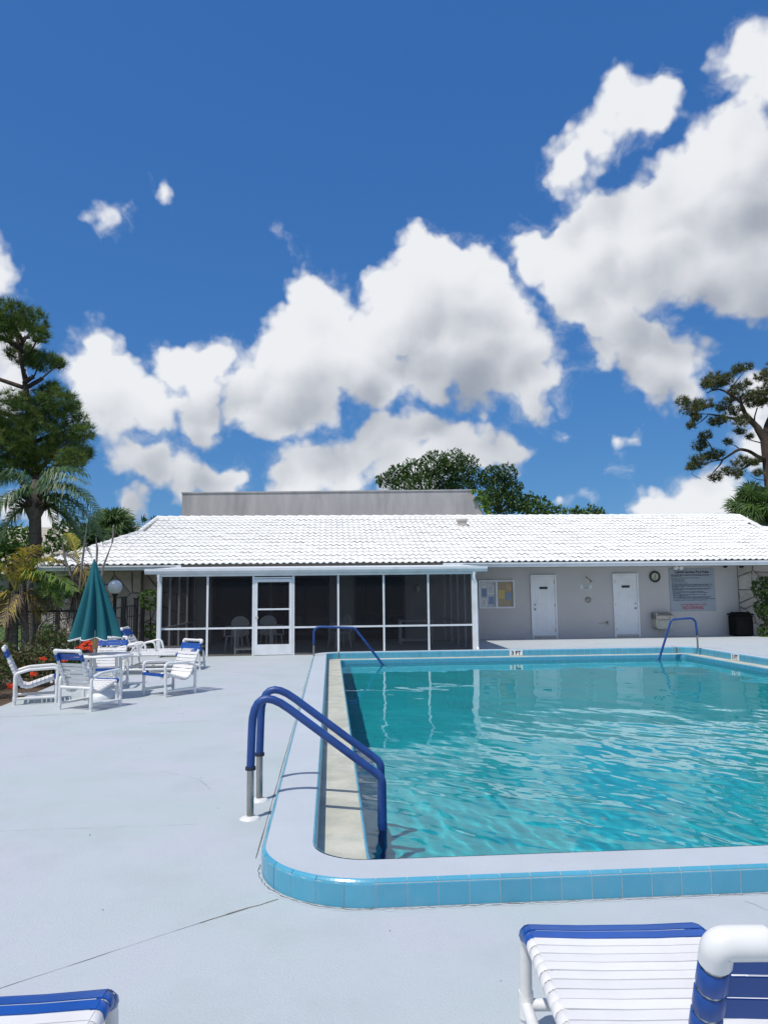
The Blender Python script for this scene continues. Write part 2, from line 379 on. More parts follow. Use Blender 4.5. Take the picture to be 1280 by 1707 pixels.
M['ixora'] = leafm('bronze_leaf', (0.140,0.091,0.049), (0.099,0.099,0.036)); M['flower'] = leafm('orange_flower', (1.023,0.140,0.033), (0.825,0.083,0.033)); M['vine'] = leafm('vine_leaf', (0.198,0.330,0.049), (0.132,0.214,0.033))

def screen_material():
    m = bpy.data.materials.new('insect_screen'); m.use_nodes = True; nt = m.node_tree; nt.nodes.clear()
    o = nt.nodes.new('ShaderNodeOutputMaterial'); t = nt.nodes.new('ShaderNodeBsdfTransparent'); d = nt.nodes.new('ShaderNodeBsdfDiffuse'); x = nt.nodes.new('ShaderNodeMixShader')
    d.inputs[0].default_value = (.022, .022, .026, 1); x.inputs[0].default_value = .56
    nt.links.new(t.outputs[0], x.inputs[1]); nt.links.new(d.outputs[0], x.inputs[2]); nt.links.new(x.outputs[0], o.inputs[0]); return m
M['screen'] = screen_material()
def water_material():
    m = bpy.data.materials.new('pool_water'); m.use_nodes = True; nt = m.node_tree; nt.nodes.clear(); L = nt.links.new
    o = nt.nodes.new('ShaderNodeOutputMaterial'); b = nt.nodes.new('ShaderNodeBsdfPrincipled')
    b.inputs['Base Color'].default_value = (.90, .98, .985, 1); b.inputs['Roughness'].default_value = 0.0; b.inputs['IOR'].default_value = 1.27; b.inputs['Transmission Weight'].default_value = 1.0
    L(b.outputs[0], o.inputs[0]); return m
M['water'] = water_material()
# ------------------------------------------------------------------ pool outlines
PU0, PU1, PV0, PV1 = -0.085, 8.65, 4.15, 17.78
class Outline:
    def __init__(s, off, r):
        s.u0, s.u1, s.v0, s.v1, s.r = PU0-off, PU1+off, PV0-off, PV1+off, r
        lu, lv, a = s.u1-s.u0-2*r, s.v1-s.v0-2*r, math.pi*r/2
        s.seg = [('l', (s.u0+r, s.v0), (1,0), lu), ('a', (s.u1-r, s.v0+r), -90, a), ('l', (s.u1, s.v0+r), (0,1), lv), ('a', (s.u1-r, s.v1-r), 0, a),
                 ('l', (s.u1-r, s.v1), (-1,0), lu), ('a', (s.u0+r, s.v1-r), 90, a), ('l', (s.u0, s.v1-r), (0,-1), lv), ('a', (s.u0+r, s.v0+r), 180, a)]
        s.len = sum(q[3] for q in s.seg)
        s.start = np.cumsum([0]+[q[3] for q in s.seg])
    def at(s, d):
        d %= s.len
        for q in s.seg:
            if d <= q[3]+1e-9:
                if q[0] == 'l':
                    p = (q[1][0]+q[2][0]*d, q[1][1]+q[2][1]*d); n = (q[2][1], -q[2][0])
                else:
                    a = rad(q[2])+d/max(s.r, 1e-6); n = (math.cos(a), math.sin(a)); p = (q[1][0]+s.r*n[0], q[1][1]+s.r*n[1])
                return p, n
            d -= q[3]
        return s.at(0)
    def ring(s, na=10, nl=24):
        out = []
        for q, st in zip(s.seg, s.start):
            k = na if q[0] == 'a' else nl
            for i in range(k): out.append(s.at(st+q[3]*i/k)[0])
        return out
O_in, O_out, O_led = Outline(0, .30), Outline(.31, .61), Outline(-.31, .12)
def rings(mb, spec, close=True):
    V, n = [], None
    for o, z in spec:
        r = o.ring(); n = len(r); V += [(a, b, z) for a, b in r]
    Fs = []
    for k in range(len(spec)-1):
        for i in range(n): j = (i+1) % n; Fs.append((k*n+i, k*n+j, (k+1)*n+j, (k+1)*n+i))
    return mb.add(V, Fs)
def sheet(mb, loops, z):
    ls = [[Vector((a, b, 0)) for a, b in l] for l in loops]
    flat = [p for l in ls for p in l]
    return mb.add([(p.x, p.y, z) for p in flat], [tuple(t) for t in tessellate_polygon(ls)])

# ------------------------------------------------------------------ ground, bed, deck
hole = [(-.3, 4.2), (-.3, 18.0), (8.8, 18.0), (8.8, 4.2)]
g = MB(); sheet(g, [[(-900,-300), (900,-300), (900,1500), (-900,1500)], hole], -0.06)
g.build('ground', M['grass'])['kind'] = 'structure'
b = MB(); sheet(b, [[(-14,10.2), (-4.5,10.2), (-4.5,15.4), (-5.3,17.2), (-14,16.6)]], -0.035)
b.build('mulch_bed', M['mulch'])['kind'] = 'structure'
pth = MB(); pth.box((-26,22.6,-.08), (-5.6,23.7,-.01)); pth.build('path', M['coping'])['kind'] = 'structure'
deck_poly = [(-14,-8), (20,-8), (20,24.0), (-5.7,24.0), (-5.6,17.6), (-4.95,15.8), (-4.72,12.9), (-4.62,11.1), (-5.1,10.55), (-14,9.9)]
dk = MB(); hl = O_out.ring()
sheet(dk, [deck_poly, Outline(.302, .602).ring()], 0.0)
n = len(deck_poly)
dk.add([(a, c, 0) for a, c in deck_poly]+[(a, c, -.12) for a, c in deck_poly], [(i, (i+1) % n, n+(i+1) % n, n+i) for i in range(n)])
deck = dk.build('deck', M['deck']); deck['kind'] = 'structure'
def crack(pts, w, mat_=None, jag=.004, step=.05, z=.0015, name='crack'):
    mb = MB(); r = random.Random(len(pts)*77+int(w*1e5))
    P = [np.array(p, float) for p in pts]; L, Rr = [], []
    dens = []
    for a, c in zip(P, P[1:]):
        k = max(2, int(np.linalg.norm(c-a)/step)); dens += [a+(c-a)*i/k for i in range(k)]
    dens.append(P[-1])
    for i, p in enumerate(dens):
        d = dens[min(i+1, len(dens)-1)]-dens[max(i-1, 0)]; d /= np.linalg.norm(d); nrm = np.array([-d[1], d[0]])
        q = p+nrm*r.uniform(-jag, jag); ww = w*r.uniform(.35, 1.3)
        L.append(q+nrm*ww/2); Rr.append(q-nrm*ww/2)
    V = [(p[0], p[1], z) for p in L]+[(p[0], p[1], z) for p in Rr]; m = len(L)
    mb.add(V, [(i, i+1, m+i+1, m+i) for i in range(m-1)])
    return mb.build(name, mat_ or M['dirt'], deck)
crack([(-.27,4.0), (-.62,3.76)], .011); crack([(-.62,3.76), (-1.35,3.2), (-2.3,2.5)], .003, jag=.002)
crack([(-9,10.05), (-4.2,10.12), (-3.2,10.25)], .012); crack([(-2.2,9.35), (-1.35,9.5)], .006)
crack([(2.02,3.74), (2.2,3.5), (2.32,3.05)], .002, jag=.012); crack([(-.44,4.6), (-.435,9), (-.44,17.6)], .007, jag=.002, step=.2)
mb_pts = [O_out.at(O_out.len-1.0+i*.04) for i in range(160)]
crack([(p[0]+q[0]*.012, p[1]+q[1]*.012) for p, q in mb_pts], .007, jag=.006, step=.03)
mb_pts = [O_out.at(O_out.len-1.3+i*.05) for i in range(170)]
crack([(p[0]+q[0]*.02, p[1]+q[1]*.02) for p, q in mb_pts], .02, mat_=M['coping'], jag=.012, step=.03, z=.001, name='chipped_edge')
crack([(-.62,2.62),(-.57,2.66),(-.53,2.65),(-.515,2.61),(-.55,2.57),(-.6,2.55)], .0025, jag=.001, step=.02, name='scratch_mark')
crack([(-1.5,6.9),(-1.1,6.55),(-.95,6.2)], .0025, jag=.012, step=.04); crack([(-3.4,7.4),(-2.8,7.7),(-2.5,7.65)], .003, jag=.012, step=.05); crack([(-4.6,8.2),(-3.5,8.35)], .004, jag=.01)
crack([(9.2,18.9),(11.5,19.1),(14,19.0)], .012); crack([(-1.9,14.5),(-1.0,14.6)], .008); crack([(-6,5.2),(-3.2,5.28),(-.9,5.3)], .0022, jag=.004); crack([(.9,3.2),(1.05,2.9),(1.0,2.7)], .002, jag=.01, step=.03)
# dry leaf bits and grit lying about on the paint
lt_ = MB(); rl = random.Random(11)
for i in range(120):
    x, y = rl.uniform(-5, 3.2), rl.uniform(2.2, 16)
    if x > -.55 and y > 3.7: continue
    a = rl.uniform(0, 6.28); L_ = rl.uniform(.003, .010)*(1 if y < 7 else 1.7); w_ = L_*rl.uniform(.2, .5); dx, dy = math.cos(a), math.sin(a)
    lt_.add([(x-dx*L_, y-dy*L_, .003), (x-dy*w_, y+dx*w_, .006), (x+dx*L_, y+dy*L_, .004), (x+dy*w_, y-dx*w_, .003)], [(0, 1, 2, 3)])
lt_.build('leaf_litter', M['mulch'], deck, kind='stuff')

# ------------------------------------------------------------------ swimming pool
pool = thing('swimming_pool', 'rectangular swimming pool with raised pale coping and glazed blue tile edge', 'pool', (4.3, 11, 0))
cp = MB(); cp.sm = False
rings(cp, [(Outline(.300, .60), -.1), (Outline(.300, .60), .118), (Outline(.288, .588), .131), (Outline(.02, .30), .131), (Outline(.008, .29), .118), (Outline(.008, .29), -.1)])
cp.build('coping', M['coping'], pool)
gr = MB(); rings(gr, [(Outline(.3066, .6055), -.02), (Outline(.3066, .6055), .116)]); rings(gr, [(Outline(.0016, .296), -.04), (Outline(.0016, .296), .116)]); rings(gr, [(Outline(-.306, .12), -.30), (Outline(-.306, .12), -.014)])
gr.build('grout', M['grout'], pool)
ld = MB(); rings(ld, [(Outline(.02, .3), -.011), (Outline(-.288, .13), -.011), (Outline(-.300, .125), -.023), (Outline(-.300, .125), -.30)])
ld.build('gutter_ledge', M['ledge'], pool)
bs = MB(); rings(bs, [(Outline(-.304, .12), -.12), (Outline(-.304, .12), -0.74)]); sheet(bs, [Outline(-.304, .12).ring()], -0.74)
basin = bs.build('basin', M['basin'], pool)
def tile_mesh(mb, o, s0, s1, prof, sgn, na):
    k = len(prof); V = []
    for i in range(na+1):
        (px, py), (nx, ny) = o.at(s0+(s1-s0)*i/na)
        for off, z in prof: V.append((px+sgn*nx*off, py+sgn*ny*off, z))
    Fs = [(i*k+j, (i+1)*k+j, (i+1)*k+j+1, i*k+j+1) for i in range(na) for j in range(k-1)]
    mb.sm = False; mb.add(V, Fs)
    return mb
PR_OUT = [(-.01, .003), (.0, .003), (.0, .108), (-.004, .121), (-.012, .130), (-.022, .1335)]
PR_EDGE = [(.0, -.19), (.0, -.026), (-.004, -.014), (-.012, -.009), (-.022, -.0085)]
PR_IN = [(.0, -.008), (.0, .108), (-.004, .121), (-.012, .130), (-.022, .1335)]
def tile_row(o, prof, sgn, pred, step=.1545, gap=.0017):
    cnt = int(round(o.len/step)); st = o.len/cnt; rest = MB()
    for i in range(cnt):
        s0, s1 = i*st+gap, (i+1)*st-gap
        (px, py), nn = o.at((s0+s1)/2); arc = abs(nn[0]) > 1e-6 and abs(nn[1]) > 1e-6
        if pred is not None and pred(px, py):
            tile_mesh(MB(), o, s0, s1, prof, sgn, 6 if arc else 1).build('tile', M['tile'], pool)
        else: tile_mesh(rest, o, s0, s1, prof, sgn, 6 if arc else 1)
    rest.build('tile_run', M['tile'], pool, kind='stuff')
tile_row(Outline(.308, .608), PR_OUT, 1, lambda x, y: (y < 4.6 and x < 2.9) or (x < -.3 and y < 8.5))
tile_row(O_in, PR_IN, -1, lambda x, y: (y > 17.5) or (x > 8.5 and y > 11.5) or (x < 0 and y < 8))
tile_row(Outline(-.309, .12), PR_EDGE, -1, None)
# depth marker tiles: black figures on white
def text(body, size, m, parent, loc, rot=(math.pi/2, 0, 0), ext=.0006, name='lettering', align='CENTER', sx=1.0, bold=0.0):
    c = bpy.data.curves.new(name, 'FONT'); c.body = body; c.size = size; c.extrude = ext; c.align_x = align; c.align_y = 'CENTER'; c.offset = bold
    c.resolution_u = 3; c.materials.append(m)
    tmp = bpy.data.objects.new('tmp', c); col.objects.link(tmp)
    me = bpy.data.meshes.new_from_object(tmp); bpy.data.objects.remove(tmp); me.name = name
    o = bpy.data.objects.new(name, me); col.objects.link(o); o.parent = parent
    off = Vector((0,0,0)); p = parent
    while p is not None: off = off+p.location; p = p.parent
    o.location = Vector(loc)-off; o.rotation_euler = rot; o.scale = (sx, 1, 1); return o
um = PV(860, 1089, 17.77)[0]
mk = MB(); mk.box((um-.155, 17.766, -.004), (um+.155, 17.776, .124), .003); mk1 = mk.build('depth_marker', M['trim'], pool)
text('3 FT', .125, M['ink'], mk1, (um, 17.764, .058), bold=.004)
vm = 15.75
mk = MB(); mk.box((8.636, vm-.155, -.004), (8.646, vm+.155, .124), .003); mk2 = mk.build('depth_marker', M['trim'], pool)
text('3 FT', .125, M['ink'], mk2, (8.634, vm, .058), rot=(math.pi/2, 0, -math.pi/2), bold=.004)
# black expansion joint caulk across the far coping corners
for uu in (.18, 8.3):
    j = MB(); j.box((uu-.012, 17.763, -.03), (uu+.012, 17.775, .1345)); j.box((uu-.012, 17.765, .128), (uu+.012, 18.08, .1335)); j.build('joint_caulk', M['dirt'], pool)

# ------------------------------------------------------------------ water
WZ = -0.10
wu = np.linspace(.205, 8.345, 400); wv = np.concatenate([np.linspace(4.458, 9.0, 260), np.linspace(9.03, 17.475, 300)])
GU, GV = np.meshgrid(wu, wv); Hh = np.zeros_like(GU); r2 = np.random.default_rng(3)
near_w = np.clip((11.0-GV)/4.5, 0, 1)
for lam, amp, cnt, nearer in ((2.6, .0050, 5, 0), (1.3, .0030, 8, 0), (.62, .0017, 14, .3), (.30, .0012, 18, .6), (.16, .00066, 22, .8), (.10, .00026, 20, .9)):
    for i in range(cnt):
        th = r2.normal(.75, .5) if lam > .5 else r2.normal(.30, .38); k = 2*math.pi/(lam*r2.uniform(.75, 1.3))
        Hh += (1-nearer+nearer*near_w)*amp/math.sqrt(cnt)*1.4*np.sin(k*(GU*math.cos(th)+GV*math.sin(th))+r2.uniform(0, 6.28))
gust = .70+.30*np.sin(GU*.7+GV*.45+1.0)*np.sin(GV*.9-GU*.35+.4)
gust = gust*np.interp(GV, [4.4, 7, 11, 14.5, 17.5], [1.05, 1.0, .85, .45, .30])
Z = WZ+Hh*gust
me = bpy.data.meshes.new('water'); nv, nu = GU.shape
idx = np.arange(nv*nu).reshape(nv, nu)
quads = np.stack([idx[:-1, :-1], idx[:-1, 1:], idx[1:, 1:], idx[1:, :-1]], -1).reshape(-1, 4)
me.from_pydata(np.stack([GU, GV, Z], -1).reshape(-1, 3).tolist(), [], quads.tolist()); me.materials.append(M['water'])
me.polygons.foreach_set('use_smooth', [True]*len(me.polygons))
water = bpy.data.objects.new('water', me); col.objects.link(water); water['kind'] = 'structure'
sun_d.cycles.is_caustics_light = True
water.cycles.is_caustics_caster = True
for o in [basin]: o.cycles.is_caustics_receiver = True

# ------------------------------------------------------------------ pool house
def sub(name, mb, m, parent, **k): return mb.build(name, m, parent, **k)
house = thing('pool_house', 'low grey pool house with white tiled roof and two white doors', 'building', (4.5, 26, 0))
WV = 23.9
w = MB(); w.box((-8.1, WV, -.05), (13.35, 33.0, 2.40)); wall = w.build('wall', M['wall'], house)
w = MB(); w.box((13.35, WV-.02, -.05), (21, 33.0, 2.40)); w.build('wall', M['mortar'], house)
w = MB(); w.box((-8.3, 23.35, -.05), (-5.75, WV+.1, 2.36)); w.build('wall', M['mortar'], house)
w = MB(); w.box((-5.75, 23.6, -.05), (-4.35, WV+.05, 2.36)); w.build('wall', M['mortar'], house)
bs_ = MB(); bs_.box((4.0, WV-.035, 0), (13.3, WV+.05, .085)); bs_.build('plinth', M['wall'], house)
# flagstone pieces: Voronoi cells, each proud of the mortar by its own amount
def clip_half(poly, p, nrm):
    out = []
    for i in range(len(poly)):
        a, b_ = poly[i], poly[(i+1) % len(poly)]; da, db = (a-p)@nrm, (b_-p)@nrm
        if da <= 0: out.append(a)
        if da*db < 0: out.append(a+(b_-a)*(da/(da-db)))
    return out
def flagstones(u0, u1, z0, z1, v, cell, m, seed, parent):
    r = np.random.default_rng(seed); cx, cz = max(1, int((u1-u0)/cell)), max(1, int((z1-z0)/cell))
    P = np.array([[u0+(i+.5+r.uniform(-.45, .45))*(u1-u0)/cx, z0+(j+.5+r.uniform(-.45, .45))*(z1-z0)/cz] for i in range(cx) for j in range(cz)])
    P = P[r.uniform(size=len(P)) > .22]
    for i, p in enumerate(P):
        poly = [np.array(q, float) for q in ((u0, z0), (u1, z0), (u1, z1), (u0, z1))]
        for j, q in enumerate(P):
            if i != j and np.linalg.norm(p-q) < cell*3.2:
                d = q-p; L = np.linalg.norm(d); poly = clip_half(poly, (p+q)/2-d/L*.014, d/L)
                if len(poly) < 3: break
        if len(poly) < 3: continue
        c = sum(poly)/len(poly); dd = r.uniform(.018, .05)
        # broken, not ruler-straight, edges
        pts = []
        for k in range(len(poly)):
            a, b_ = poly[k], poly[(k+1) % len(poly)]; pts.append(a*.93+b_*.07)
            if np.linalg.norm(b_-a) > .15: pts.append((a+b_)/2+(c-(a+b_)/2)*r.uniform(-.02, .10))
            pts.append(a*.07+b_*.93)
        mb = MB(); nn = len(pts)
        V = [(q[0], v, q[1]) for q in pts]+[(q[0], v-dd*.8, q[1]) for q in pts]+[(c[0]+(q[0]-c[0])*.9, v-dd, c[1]+(q[1]-c[1])*.9) for q in pts]
        Fs = [tuple(range(2*nn, 3*nn))]
        for k in range(nn): l = (k+1) % nn; Fs += [(k, l, nn+l, nn+k), (nn+k, nn+l, 2*nn+l, 2*nn+k)]
        mb.add(V, Fs); mb.build('stone', m, parent)
flagstones(-8.3, -5.75, 0, 2.34, 23.35, .42, M['stone'], 4, house)
flagstones(-5.74, -4.36, 0, 2.34, 23.6, .42, M['stone'], 5, house)
flagstones(13.36, 16.2, 0, 2.36, WV-.02, .36, M['stone_pale'], 6, house)
# doors
def house_door(u0, u1, z1, side, label):
    f = MB(); t = .055
    f.box((u0-t, WV-.05, 0), (u0, WV+.02, z1+t)); f.box((u1, WV-.05, 0), (u1+t, WV+.02, z1+t)); f.box((u0, WV-.05, z1), (u1, WV+.02, z1+t))
    d = MB(); d.box((u0+.004, WV-.03, .03), (u1-.004, WV+.01, z1-.004), .003)
    door = d.build('door', M['door'], house, label=label)
    f.build('door_frame', M['door'], door)
    s = MB(); s.box((u0, WV-.045, -.0), (u1, WV, .028)); s.build('threshold', M['steel'], door)
    W = u1-u0; H_ = z1
    for (a, c) in ((.12, .45), (.55, .88)):
        for (p, q) in ((.08, .36), (.42, .74), (.82, .93)):
            x0, x1, y0, y1 = u0+W*a, u0+W*c, H_*p, H_*q
            e = MB()                                  # a moulding rim round a sunk panel with a raised field
            for (bx0, bx1, by0, by1) in ((x0, x1, y0, y0+.02), (x0, x1, y1-.02, y1), (x0, x0+.02, y0+.02, y1-.02), (x1-.02, x1, y0+.02, y1-.02)): e.box((bx0, WV-.037, by0), (bx1, WV-.028, by1))
            e.box((x0+.05, WV-.035, y0+.05), (x1-.05, WV-.028, y1-.05)); e.build('panel', M['door'], door)
    pl = MB(); pl.box(((u0+u1)/2-.13, WV-.046, z1*.795), ((u0+u1)/2+.13, WV-.030, z1*.832)); pl.build('name_plate', M['dark'], door)
    ux = u0+.07 if side < 0 else u1-.07
    for zz, rr in ((.92, .034), (1.07, .026)):
        k = MB(); k.tube([(ux, WV-.03, zz), (ux, WV-.042, zz)], rr); k.tube([(ux, WV-.04, zz), (ux, WV-.07, zz), (ux, WV-.082, zz)], [rr*.45, rr*.8, rr*.5]); k.build('knob' if zz < 1 else 'deadbolt', M['steel'], door)
    ux = u1-.008 if side < 0 else u0+.008
    for zz in (.25, 1.05, 1.78):
        k = MB(); k.box((ux-.012, WV-.044, zz-.05), (ux+.012, WV-.03, zz+.05)); k.build('hinge', M['steel'], door)
    return door
house_door(6.47, 7.20, 1.97, -1, 'white panelled door beside the notice board')
house_door(9.18, 9.92, 1.99, 1, 'white panelled door beside the wall clock')
# roof
SL = .33; SA = math.atan(SL); EZ, EV = 2.40, 22.38
def rz(v): return EZ+(v-EV)*SL
RV = 28.25; KL = (-6.55, 26.1); KR = (15.72, 26.25)
outline_front = [(-8.47, EV), (21, EV), (21, KR[1]), (KR[0], KR[1]), (16.0, RV), (-6.42, RV), KL]
rf = MB()
def up(u, v, dz=-.035): return (u, v, rz(v)+dz)
V = [up(*p) for p in outline_front]; rf.add(V, [tuple(range(len(V)))])
bk = [(-8.47, EV), KL, (-6.55, 30.4), (-8.47, 34.1)]
zb = lambda v: rz(v) if v < RV else rz(2*RV-v)
rf.add([(a, c, zb(c)-.03) for a, c in bk], [(0, 1, 2, 3)])
rf.add([(KL[0], KL[1], zb(KL[1])-.03), (-6.42, RV, rz(RV)-.03), (-6.55, 30.4, zb(30.4)-.03)], [(0, 1, 2)])
rf.add([(KR[0], KR[1], zb(KR[1])-.03), (16.0, RV, rz(RV)-.03), (KR[0], 30.25, zb(30.25)-.03)], [(0, 1, 2)])
rf.add([(a, c, zb(c)-.03) for a, c in [(-8.47, 34.1), (-6.55, 30.4), (-6.42, RV), (16.0, RV), (16.0, 34.1)]], [(0, 1, 2, 3, 4)])
rf.add([(16, RV, zb(30)-.03), (16, 34.1, zb(34.1)-.03), (21, 34.1, zb(34.1)-.03), (21, 26.2, zb(26.2)-.04), (16, 26.2, zb(26.2)-.04)], [(0, 1, 2, 3, 4)])
roof = rf.build('roof', M['roofbed'], house)
TW, TX = .392, .412
def tile_shape():
    mb = MB(); nx = 13; Vt = []
    for row, (yy, zz) in enumerate(((0, .041), (TX+.03, .006))):
        for i in range(nx):
            x = i/(nx-1); w_ = math.sin(2*math.pi*2*x-.6); h = .027*(w_ if w_ > 0 else w_*.55)
            Vt.append((x*TW, yy, zz+h))
    for i in range(nx):
        q = Vt[i]; Vt.append((q[0], .006, q[2]-.024))
    Fs = [(i, i+1, nx+i+1, nx+i) for i in range(nx-1)]
    mb.sm = True; mb.add(Vt, Fs); mb.sm = False
    Vl = Vt[:nx]+Vt[2*nx:]
    mb.add(Vl, [(i+1, i, nx+i, nx+i+1) for i in range(nx-1)])
    return mb
tm = tile_shape(); tmesh = tm.mesh('roof_tile', M['rooftile'])
tverts = np.array(tm.v); tfaces = np.array([list(f) for f in tm.f])
def in_poly(p, poly):
    c = False; n_ = len(poly)
    for i in range(n_):
        (x0, y0), (x1, y1) = poly[i], poly[(i+1) % n_]
        if (y0 > p[1]) != (y1 > p[1]) and p[0] < (x1-x0)*(p[1]-y0)/(y1-y0)+x0: c = not c
    return c
slots = []
rows = int((RV-EV)/math.cos(SA)/TX)+1
for j in range(rows):
    for i in range(int((21+8.7)/TW)+1):
        u = -8.7+i*TW+random.uniform(-.003, .003); sl = -.04+j*TX+random.uniform(-.006, .006); v = EV+sl*math.cos(SA)
        if in_poly((u+TW/2, v+TX*.45), outline_front): slots.append((j, u, v, random.uniform(-.004, .006)))
near = sorted(range(len(slots)), key=lambda k: (slots[k][0], abs(slots[k][1]-3.0)))
near = set(k for k in near if -8.6 < slots[k][1] < 13.6); near = set(sorted(near, key=lambda k: slots[k][0]*100+abs(slots[k][1]))[:298])
rest = MB(); cs, sn = math.cos(SA), math.sin(SA)
for k, (j, u, v, dz) in enumerate(slots):
    if k in near:
        inst(tmesh, 'roof_tile', roof, (u, v, rz(v)+dz), (SA+random.uniform(-.008, .008), random.uniform(-.006, .006), 0))
    else:
        P = tverts; Q = np.stack([P[:, 0]+u, P[:, 1]*cs-P[:, 2]*sn+v, P[:, 1]*sn+P[:, 2]*cs+rz(v)+dz], -1)
        base = len(rest.v); rest.v.extend(map(tuple, Q.tolist())); rest.f.extend(map(tuple, (tfaces+base).tolist())); rest.m.extend([0]*len(tfaces)); rest.smooth.extend(tm.smooth)
rest.build('roof_tile_field', M['rooftile'], roof, kind='stuff', fix=False)
def cap_run(a, b, dz, step=.40, rr=.085):
    a, b = np.array(a, float), np.array(b, float); L = np.linalg.norm(b-a); k = max(1, int(L/step))
    for i in range(k):
        p, q = a+(b-a)*i/k, a+(b-a)*(i+1.12)/k
        mb = MB(); mb.tube([p+[0, 0, dz+.016], q+[0, 0, dz]], [rr*1.12, rr*.93], 10); mb.build('ridge_tile', M['rooftile'], roof)
P3 = lambda u, v: (u, v, rz(v))
cap_run(P3(-6.42, RV), P3(16.0, RV), .0); cap_run(P3(-8.47, EV), P3(*KL), -.01); cap_run(P3(*KL), P3(-6.42, RV), -.01)
cap_run(P3(KR[0], KR[1]), P3(16.0, RV), -.01); cap_run(P3(KR[0], KR[1]), P3(21, KR[1]), -.01)
sf = MB(); sf.add([(-8.4, EV+.02, 2.30), (21, EV+.02, 2.30), (21, WV+.1, 2.32), (-8.4, WV+.1, 2.32)], [(0, 1, 2, 3)]); sf.build('soffit', M['wall'], house)
fa = MB(); fa.box((-8.42, EV, 2.22), (21, EV+.03, 2.385)); fa.build('fascia', M['fascia'], house)
def gutter(u0, u1):
    prof = [(EV, 2.23), (EV-.075, 2.235), (EV-.095, 2.26), (EV-.10, 2.30), (EV-.12, 2.33), (EV-.12, 2.372), (EV-.112, 2.372), (EV-.105, 2.34), (EV, 2.34)]
    mb = MB(); mb.prism(prof, u1-u0, 'x', u0); return mb.build('gutter', M['white_metal'], house)
gutter(-8.5, -4.35); gutter(3.35, 21)
vt = PV(770, 872, 26.9); ve = MB(); ve.box((vt[0]-.15, 26.72, rz(26.9)-.08), (vt[0]+.15, 27.05, rz(26.9)+.22), .02); ve.box((vt[0]-.19, 26.68, rz(26.9)+.17), (vt[0]+.19, 27.09, rz(26.9)+.25), .02)
ve.build('roof_vent', M['stone_pale'], house)
for xx, yy in ((962, 901), (318, 870)):
    p = PV(xx, yy, 24.7 if yy > 890 else 33)
    if yy > 890: q = MB(); q.tube([(p[0], p[1], rz(p[1])-.03), (p[0], p[1], rz(p[1])+.14)], .03); q.build('plumbing_pipe', M['white_pvc'], house)
# parapet block behind the ridge
pa = thing('parapet_block', 'weathered grey parapet wall rising flat behind the white roof ridge', 'wall', (0, 30, 0))
pb = MB(); pb.prism([(-5.87, 2.6), (6.9, 2.6), (6.28, 4.55), (5.74, 5.60), (-5.87, 5.50)], 2.6, 'y', 30.0); pb.build('wall', M['parapet'], pa)
pc = MB()
for i in range(1): pc.prism([(-5.90, 5.502), (5.76, 5.602), (5.76, 5.655), (-5.90, 5.555)], 2.66, 'y', 29.97)
pc.build('coping_cap', M['parapet'], pa)
# ------------------------------------------------------------------ screened porch
porch = thing('screen_porch', 'dark screened porch with white aluminium frame and a white screen door', 'porch', (-.3, 19, 0))
FV = 19.0; ZT = 1.965; ZM = .68
US = [-4.22, -3.05, -1.925, -.93, .186, 1.33, 2.462, 3.62]
for i, u in enumerate(US):
    hw = .05 if i in (0, len(US)-1) else .024
    p = MB(); p.box((u-hw, FV-hw, 0), (u+hw, FV+.05, ZT), .004); p.build('post', M['white_metal'], porch)
for i in range(len(US)-1):
    if i == 2: continue
    a, c = US[i]+(.05 if i == 0 else .024), US[i+1]-(.05 if i == len(US)-2 else .024)
    r_ = MB(); r_.box((a, FV-.02, ZM-.022), (c, FV+.028, ZM+.022)); r_.build('rail', M['white_metal'], porch)
    r_ = MB(); r_.box((a, FV-.015, .0), (c, FV+.035, .03)); r_.build('sill', M['fascia'], porch)
    for z0, z1 in ((.03, ZM-.022), (ZM+.022, ZT)):
        s_ = MB(); s_.add([(a, FV, z0), (c, FV, z0), (c, FV, z1), (a, FV, z1)], [(0, 1, 2, 3)]); s_.build('screen_panel', M['screen'], porch)
# screen door
a, c = -1.895, -.960; dz = 1.885
h = MB(); h.box((-1.901, FV-.018, dz+.012), (-.954, FV+.03, dz+.05)); h.build('door_head', M['white_metal'], porch)
s_ = MB(); s_.add([(-1.90, FV, dz+.05), (-.954, FV, dz+.05), (-.954, FV, ZT), (-1.90, FV, ZT)], [(0, 1, 2, 3)]); s_.build('screen_panel', M['screen'], porch)
d = MB(); fw = .075
d.box((a, FV-.032, .015), (a+fw, FV+.012, dz)); d.box((c-fw, FV-.032, .015), (c, FV+.012, dz)); d.box((a+fw, FV-.030, dz-fw), (c-fw, FV+.010, dz)); d.box((a+fw, FV-.030, .015), (c-fw, FV+.010, .27))
d.box((a+fw, FV-.028, .655), (c-fw, FV+.008, .715)); d.box((a+fw, FV-.024, 1.115), (c-fw, FV+.004, 1.155))
sd_ = d.build('screen_door', M['white_metal'], porch)
s_ = MB(); s_.add([(a+fw, FV-.01, .27), (c-fw, FV-.01, .27), (c-fw, FV-.01, dz-fw), (a+fw, FV-.01, dz-fw)], [(0, 1, 2, 3)]); s_.build('screen_panel', M['screen'], sd_)
k = MB(); k.tube([(a+.035, FV-.03, .93), (a+.035, FV-.07, .93), (a+.10, FV-.07, .93)], .011); k.build('handle', M['steel'], sd_)
